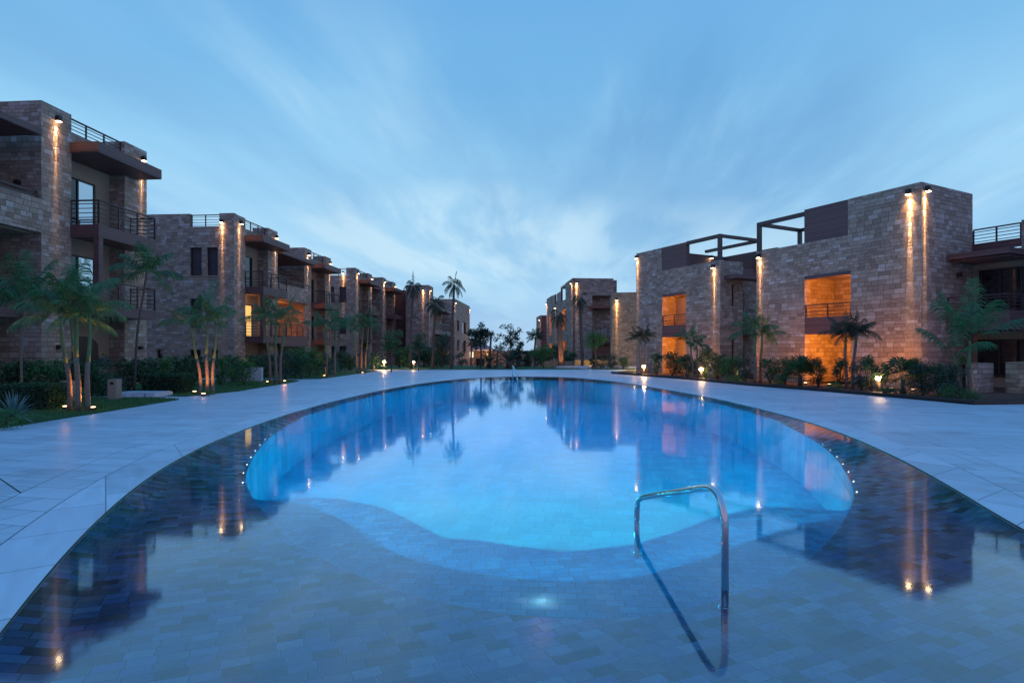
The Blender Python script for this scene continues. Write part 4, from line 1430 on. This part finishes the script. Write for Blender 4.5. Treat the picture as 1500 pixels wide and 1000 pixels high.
cycad('dark spiky cycad on the far lawn, the left of two', d_at(716, 52), 52, 1.5, seed=1, group='cycads on the far lawn')
cycad('bigger dark cycad behind the far handrail', d_at(745, 51), 51, 1.7, seed=2, group='cycads on the far lawn')
for px, dd, lab in ((480, 40, 'spiky cycad under the windows of the third block'), (465, 37, 'spiky cycad left of the fourth palm clump'), (513, 47, 'cycad between the fourth and fifth palm clumps'), (546, 48, 'cycad just left of the bright bollard lamp')):
    cycad(lab, d_at(px, dd), dd, 1.3, leafm='leaf', group='cycads by the left palms')

# -- right bed
RG = 'palms in the right planting bed'
def bedpt(px, back=.9):
    """a point in the bed at a pixel column, 'back' metres behind the kerb"""
    k = (px - 750) / F
    for a, b in zip(BED[:5], BED[1:6]):
        a = Vector(a); b = Vector(b)
        ka, kb_ = a.x / a.y, b.x / b.y
        if kb_ <= k <= ka:
            ab = b - a; t = (k * a.y - a.x) / (ab.x - k * ab.y)
            p = a + ab * t
            s_ = (p.y + back * 1.3) / p.y
            return p.x * s_, p.y * s_
    p = Vector(BED[0]); y_ = p.y + back
    return k * y_, y_


x, y = bedpt(943, 1.2); palm('palm_tree', 'small dark palm above the leftmost bollard of the right bed', (x, y, .05), [(-.15, 0, -.35, 0, 2.3, .05, .9, 12, 1.5, .2), (.15, 0, .05, 0, 2.5, .05, .9, 11, 1.6, .2)], group=RG, leafm='palm_dark')
x, y = bedpt(1018, 1.2); palm('palm_tree', 'young two-stemmed palm right of the first orange loggia', (x, y, .05), [(-.1, 0, -.3, 0, 2.2, .045, 1.0, 9, 1.3, .25), (.12, 0, .1, 0, 1.8, .045, .9, 8, 1.5, .25)], group=RG)
x, y = bedpt(1110, 1.3); palm('palm_tree', 'double-trunked palm against the edge of the nearest right block', (x, y, .05), [(-.12, 0, -.1, 0, 2.5, .07, 1.3, 10, 1.0, .46), (.14, 0, .2, 0, 2.2, .07, 1.1, 9, 1.1, .3)], group=RG)
x, y = bedpt(1243, 1.3); palm('palm_tree', 'dark two-stemmed palm in front of the nearest orange loggia', (x, y, .05), [(-.1, 0, -.14, 0, 2.1, .05, .95, 13, 1.3, .25), (.16, 0, .3, 0, 2.2, .05, 1.0, 13, 1.4, .25)], group=RG, leafm='palm_dark')
# big-fronded palm near the right edge
root = palm('palm_tree', 'tall green palm with four big upright fronds near the right edge', (*bedpt(1420, 1.1), .05), [(0, 0, .0, 0, 1.8, .05, 1.85, 6, .38, .5)], group=RG, elr=45, fh=.5)
root2 = palm('palm_tree', 'leaning slender palm left of the big-fronded one', (*bedpt(1408, 1.0), .05), [(0, 0, -.25, 0, 1.35, .035, 1.5, 4, .8, .5)], group=RG, fh=.6)

BS = [('tall', 962, .8, .95, 'upright shrub just right of the leftmost right-bed bollard'), ('round', 985, .8, 1.15, 'wide dark shrub below the first orange loggia'), ('round', 1006, 1.0, 1.05, 'dark shrub between the first loggia and the young palm'),
      ('tall', 1033, 1.0, 1.15, 'upright shrub behind the second right-bed bollard'), ('round', 1052, .8, 1.1, 'broad shrub under the corner lamp of the second right block'), ('light', 1072, .9, 1.0, 'greener shrub before the shaded recess'),
      ('grey', 1092, 1.3, .9, 'greyish shrub left of the double-trunked palm'), ('round', 1128, 1.2, .95, 'dark shrub right of the double-trunked palm'), ('tall', 1150, 1.1, .8, 'slim shrub left of the first fan palm'), ('tall', 1199, 1.0, .82, 'slim shrub before the glow, left of the pair'), ('tall', 1230, 1.1, .82, 'slim shrub before the glow, beside the dark palm'),
      ('grey', 1262, 1.1, .85, 'loose grey-green shrub right of the dark two-stemmed palm'), ('tall', 1275, .9, .9, 'upright shrub just left of the rightmost bollard lamp'), ('grey', 1352, .8, .85, 'grey shrub right of the big fan palm'), ('round', 1376, 1.0, .85, 'dark shrub below the lamp-lit stone corner'), ('grey', 1396, .8, .8, 'shrub at the foot of the leaning palm')]
for kd, px, bk, s_, lab in BS:
    x, y = bedpt(px, bk); shrub(kd, lab, x, y, s_ * 1.18, group='shrubs in the right planting bed')
for px, bk, s_, lab in ((1080, .35, .8, 'low clipped plant at the kerb before the greener shrub'), (1222, .35, .7, 'low green mound at the kerb before the nearest loggia'), (1395, .4, .9, 'low bright green mound near the kerb end'), (1425, .5, .7, 'low dark mound at the foot of the big-fronded palm'), (1140, .3, .6, 'low plant at the kerb below the dark shrub'), (1300, .3, .6, 'low plant at the kerb under the rightmost bollard')):
    x, y = bedpt(px, bk); shrub('low', lab, x, y, s_, group='low plants along the right kerb')
x, y = bedpt(1172, .9); fanpalm('fan palm left of the nearest orange loggia', x, y, 1.15, seed=2, group='fan palms in the right bed')
x, y = bedpt(1322, .9); fanpalm('big fan palm right of the rightmost bollard lamp', x, y, 1.15, seed=5, group='fan palms in the right bed')

# bollard lamps
bolm = MB(); bolm.tube([(0, 0, 0), (0, 0, .48)], .06, 10); bolm = bolm.mesh('post'); bolm.materials.append(M['bark_dark'])
bolg = MB(); bolg.tube([(0, 0, .48), (0, 0, .50), (0, 0, .56), (0, 0, .62), (0, 0, .64)], [.05, .09, .105, .09, .04], 12); bolg = bolg.mesh('globe'); bolg.materials.append(M['bulb'])
bolc = MB(); bolc.tube([(0, 0, .641), (0, 0, .665)], .10, 12); bolc = bolc.mesh('cap'); bolc.materials.append(M['black'])


def bollard(label, x, y, e, s=1.0):
    root = empty('bollard_lamp', (x, y, .02), 0, s); tag(root, label, 'bollard lamp', 'glowing bollard lamps')
    for me, n in ((bolm, 'post'), (bolg, 'globe'), (bolc, 'cap')):
        o = bpy.data.objects.new(n, me); col.objects.link(o); o.parent = root
    light('POINT', root, (0, -.16, .56), e, WARM, .08)
    return root


bollard('brightest bollard lamp, on the left where the deck ends', d_at(563, 48), 48, 130, 1.15)
bollard('smaller bollard lamp on the far lawn right of the brightest one', d_at(606, 52), 52, 60)
x, y = bedpt(943, .5); bollard('leftmost bollard lamp of the right bed, by the stone corner', x, y, 60)
x, y = bedpt(1027, .6); bollard('middle bollard lamp of the right bed, below the wall lamp', x, y, 40)
x, y = bedpt(1287, .9); bollard('rightmost bollard lamp, beside the big fan palm', x, y, 34, .95)
# lamps low in the bed, hidden by the shrubs
for i, px in enumerate((1015, 1085, 1180, 1215, 1305, 1338)):
    x, y = bedpt(px, 2.2 if px > 1100 else 1.6)
    uplight(['bed light behind the young palm', 'bed light behind the greener shrub', 'bed light beside the first fan palm', 'bed light below the nearest loggia', 'bed light between bollard and big fan palm', 'bed light behind the big fan palm'][i], x, y, (x + .6, y + 2, 2.0), 30, .06, 'lights low in the right bed')

# -- left planting
LS = [('round', 8, 17.5, 1.25, 'dark shrub at the very left edge behind the lawn'), ('round', 40, 18.0, 1.3, 'dark shrub second from the left edge'), ('light', 72, 17.8, 1.25, 'leafy shrub left of the nearest palm clump'), ('round', 98, 18.3, 1.3, 'dark shrub behind the nearest palm stems'), ('grey', 150, 19.5, 1.3, 'grey-green shrub right of the nearest palm clump'), ('round', 132, 18.6, 1.2, 'dark shrub before the arched door'),
      ('round', 188, 21.5, 1.25, 'shrub at the foot of the thin-stemmed palm'), ('round', 212, 22, 1.3, 'dark shrub before the end pier of the first block'), ('light', 236, 23, 1.3, 'leafy shrub under the small square window'), ('round', 262, 24, 1.3, 'dark shrub behind the clipped hedge'), ('round', 283, 25, 1.35, 'shrub behind the second palm clump, left side'), ('light', 322, 26, 1.35, 'leafy shrub right of the second palm clump'), ('round', 340, 28, 1.35, 'dark shrub below the corner of the second block'),
      ('light', 357, 25.5, 1.2, 'light green shrub standing forward by the lawn path'), ('round', 376, 30, 1.4, 'dark shrub left of the third palm clump'), ('round', 395, 31, 1.45, 'dark shrub behind the third palm clump'), ('grey', 418, 31, 1.5, 'grey-green shrub right of the third palm clump'), ('light', 432, 33, 1.75, 'tall tree-like shrub under the orange terrace'), ('light', 453, 34, 1.75, 'tall tree-like shrub left of the fourth palm clump'), ('round', 441, 31.5, 1.3, 'low dark shrub under the tree-like pair'),
      ('round', 500, 46, 1.6, 'dark shrub left of the fifth palm clump'), ('round', 585, 53, 1.7, 'dark shrub between the two left bollards'), ('light', 595, 55, 2.0, 'big shrub under the lit tower'), ('round', 628, 55, 1.8, 'shrub below the leaning tall palm'), ('round', 645, 56, 1.7, 'shrub left of the tallest palm foot'), ('grey', 676, 58, 1.4, 'grey shrub before the villa'), ('round', 640, 52, 1.1, 'low dark shrub at the foot of the leaning palm')]
for kd, px, dd, s_, lab in LS:
    shrub(kd, lab, d_at(px, dd), dd, s_ * .92, .02, group='shrubs behind the left lawns')
FS = [('grey', 880, 50, 1.1, 'grey rounded shrub left of the low lit wing'), ('grey', 896, 50, 1.2, 'broad grey shrub before the low lit wing'), ('round', 913, 49, 1.0, 'dark shrub before the low lit wing, right one'), ('round', 806, 60, 1.8, 'dark shrub at the far end left of the far right block'), ('round', 838, 58, 1.4, 'dark shrub at the foot of the thick pale palm'), ('round', 818, 62, 2.2, 'high dark shrub before the side wall of the far right block'), ('round', 787, 59, 1.5, 'shrub under the dark palm'), ('tall', 776, 57, 1.3, 'slim dark shrub beside the far path'), ('round', 868, 51, .9, 'dark shrub under the small bright green tree')]
for kd, px, dd, s_, lab in FS:
    shrub(kd, lab, d_at(px, dd), dd, s_, .0, group='shrubs at the far right end')

# stone seat walls at the far right
sw = MB(); sw.box(0, 3.2, 0, .5, 0, .75); o = sw.build('low_wall', M['stone_yellow']); o.location = (d_at(842, 56), 56, -.03); tag(o, 'low lit stone wall at the foot of the slender palm', 'garden wall'); light('POINT', o, (1.3, -1.2, .4), 60, (1, .62, .22), .1)
sw = MB(); sw.box(0, 4.2, 0, .5, 0, .6); o = sw.build('low_wall', M['stone_yellow']); o.location = (d_at(795, 57), 57, -.03); tag(o, 'low brown stone wall left of the thick pale palm', 'garden wall')
sw = MB(); sw.prism([(0, 0), (9, -2.2), (9, .4), (1, 1.2)], 0, .22); o = sw.build('stone_step', M['deck']); o.location = (d_at(812, 52), 52, .0); tag(o, 'long low pale stone step at the far right of the deck', 'step')


# clipped hedges
def hedge(label, x, y, w, d, h, n, rz=0):
    r = random.Random(int(x * 10)); root = empty('clipped_hedge', (x, y, .03), rz); tag(root, label, 'hedge', 'clipped hedges on the left lawns')
    mb = MB()
    for _ in range(n):
        f = r.choice((0, 0, 1, 2, 3, 4))
        px_, py_, pz_ = r.uniform(-w / 2, w / 2), r.uniform(-d / 2, d / 2), r.uniform(0.03, h)
        if f == 0: pz_ = h * r.uniform(.93, 1.04)
        elif f == 1: py_ = -d / 2 * r.uniform(.9, 1.04)
        elif f == 2: px_ = w / 2 * r.uniform(.9, 1.04)
        elif f == 3: px_ = -w / 2 * r.uniform(.9, 1.04)
        clumpleaf(mb, (px_, py_, pz_), .04, 1, .06, rnd=r)
    mb.build('foliage', M['leaf'], root)
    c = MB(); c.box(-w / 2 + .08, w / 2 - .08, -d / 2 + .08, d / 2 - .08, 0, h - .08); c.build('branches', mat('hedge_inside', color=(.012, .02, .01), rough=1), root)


hedge('clipped box hedge behind the spiky agave at the left edge', d_at(52, 15.0), 15.0, 1.35, .8, .62, 6500)
hedge('smaller clipped hedge beside the low stone platform', d_at(250, 20.9), 20.9, 1.3, .8, .66, 6000)

# agave
ag = empty('agave', (d_at(20, 11.9), 11.9, .03)); tag(ag, 'spiky blue-grey agave at the left edge of the lawn', 'agave')
mb = MB(); r = random.Random(3)
for k in range(52):
    az = 2 * PI * k * .382; el = rad(82 - 88 * k / 52); L_ = r.uniform(.55, .72)
    d = Vector((math.cos(az) * math.cos(el), math.sin(az) * math.cos(el), math.sin(el))); side = Vector((-math.sin(az), math.cos(az), 0))
    p0 = Vector((0, 0, .12)); p1 = p0 + d * L_ * .5; p2 = p0 + d * L_ + Vector((0, 0, -.12 * k / 52 - .04))
    mb.quad(p0 - side * .018, p0 + side * .018, p1 + side * .022, p1 - side * .022); mb.tri(p1 - side * .022, p1 + side * .022, p2)
mb.build('leaves', M['agave'], ag)
shrub('low', 'low leafy plant in the bottom left corner of the lawn', d_at(5, 11.2), 11.2, .8)
# little flowering plants round the nearest palm foot
for px, py, lab in ((87, 598, 'tiny ground plant left of the nearest palm feet'), (142, 600, 'tiny ground plant right of the nearest palm feet'), (305, 580, 'tiny ground plant at the second palm clump')):
    x, y, _ = gp(px, py); shrub('low', lab, x, y, .38, .02)

# wooden post lamps and low platform
for px, dd, h, lab in ((99, 17.0, .62, 'short square wooden post behind the nearest palm stems'), (168, 18.0, .62, 'short square wooden post near the arched door')):
    rt = empty('path_post', (d_at(px, dd), dd, .03)); tag(rt, lab, 'post', 'short wooden posts on the left lawn')
    m2 = MB(); m2.box(-.13, .13, -.13, .13, 0, h); m2.build('post_body', M['plaster'], rt)
    m2 = MB(); m2.box(-.05, .05, -.145, -.131, h - .16, h - .08); m2.build('post_lens', M['glass'], rt)
sw = MB(); sw.box(-.75, .75, -.5, .5, 0, .13); sw.box(-.7, .7, -.45, .45, .134, .15); o = sw.build('stone_platform', M['deck']); o.location = (d_at(207, 19.3), 19.3, .02); tag(o, 'low flat stone platform left of the smaller clipped hedge', 'platform')
sw = MB(); sw.box(-1.1, 1.1, -.1, .1, 0, .7); o = sw.build('low_wall', M['deck']); o.location = (d_at(352, 29), 29, .02); tag(o, 'short pale wall among the shrubs left of the third palm clump', 'garden wall')

# grass blades on the two nearest lawns
mb = MB(); r = random.Random(5)
for poly, n in ((LAWN1, 26000), (LAWN2, 16000)):
    k = 0
    while k < n:
        x = -10 - abs(r.gauss(0, 3.2)) + .1; y = r.uniform(9, 30)
        if not inside((x, y), poly): k += .2; continue
        a = r.uniform(0, PI); w = .006; h = r.uniform(.03, .07)
        dx_, dy_ = math.cos(a) * w, math.sin(a) * w
        mb.tri((x - dx_, y - dy_, .03), (x + dx_, y + dy_, .03), (x + r.uniform(-.03, .03), y + r.uniform(-.03, .03), .035 + h)); k += 1
tag(mb.build('grass', M['leaf_light']), kind='stuff')


# ------------------------------------------------------------------ handrails
def arcpath(P, rr, n=7):
    out = [Vector(P[0])]
    for i in range(1, len(P) - 1):
        a, b, c = Vector(P[i - 1]), Vector(P[i]), Vector(P[i + 1])
        r_ = rr[i - 1] if isinstance(rr, (list, tuple)) else rr
        p = b + (a - b).normalized() * r_; q_ = b + (c - b).normalized() * r_
        for k in range(n + 1):
            t = k / n
            out.append(p * (1 - t) ** 2 + b * 2 * t * (1 - t) + q_ * t * t)
    out.append(Vector(P[-1]))
    return out


def handrail(label, A, Bp, zt, zf, bot, rr, tr):
    root = empty('pool_handrail', (A[0], A[1], 0)); tag(root, label, 'handrail')
    ax, ay = 0, 0; bx, by = Bp[0] - A[0], Bp[1] - A[1]
    path = arcpath([(0, 0, bot), (0, 0, zt), (bx, by, zf), (bx, by, bot - .2)], rr)
    m2 = MB(); m2.tube(path, tr, 14); m2.build('tube', M['chrome'], root)
    for x, y, z in ((0, 0, -.138), (bx, by, -.318)):
        m2 = MB(); m2.tube([(x, y, z), (x, y, z + .02), (x, y, z + .03)], [tr * 1.9, tr * 1.9, tr * 1.2], 14); m2.build('foot_plate', M['chrome'], root)
    return root


NA = gp(1062, 866, -.02); NB = gp(933, 764, -.02)
handrail('near chrome handrail rising from the shallow ledge', NA[:2], NB[:2], .66, .19, -.14, [.30, .14], .0235)
FA = (d_at(751, 33.2), 33.2); FB = (d_at(758, 31.5), 31.5)
handrail('small far chrome handrail at the opposite end of the pool', FA, FB, .72, .25, -.14, [.15, .15], .03)
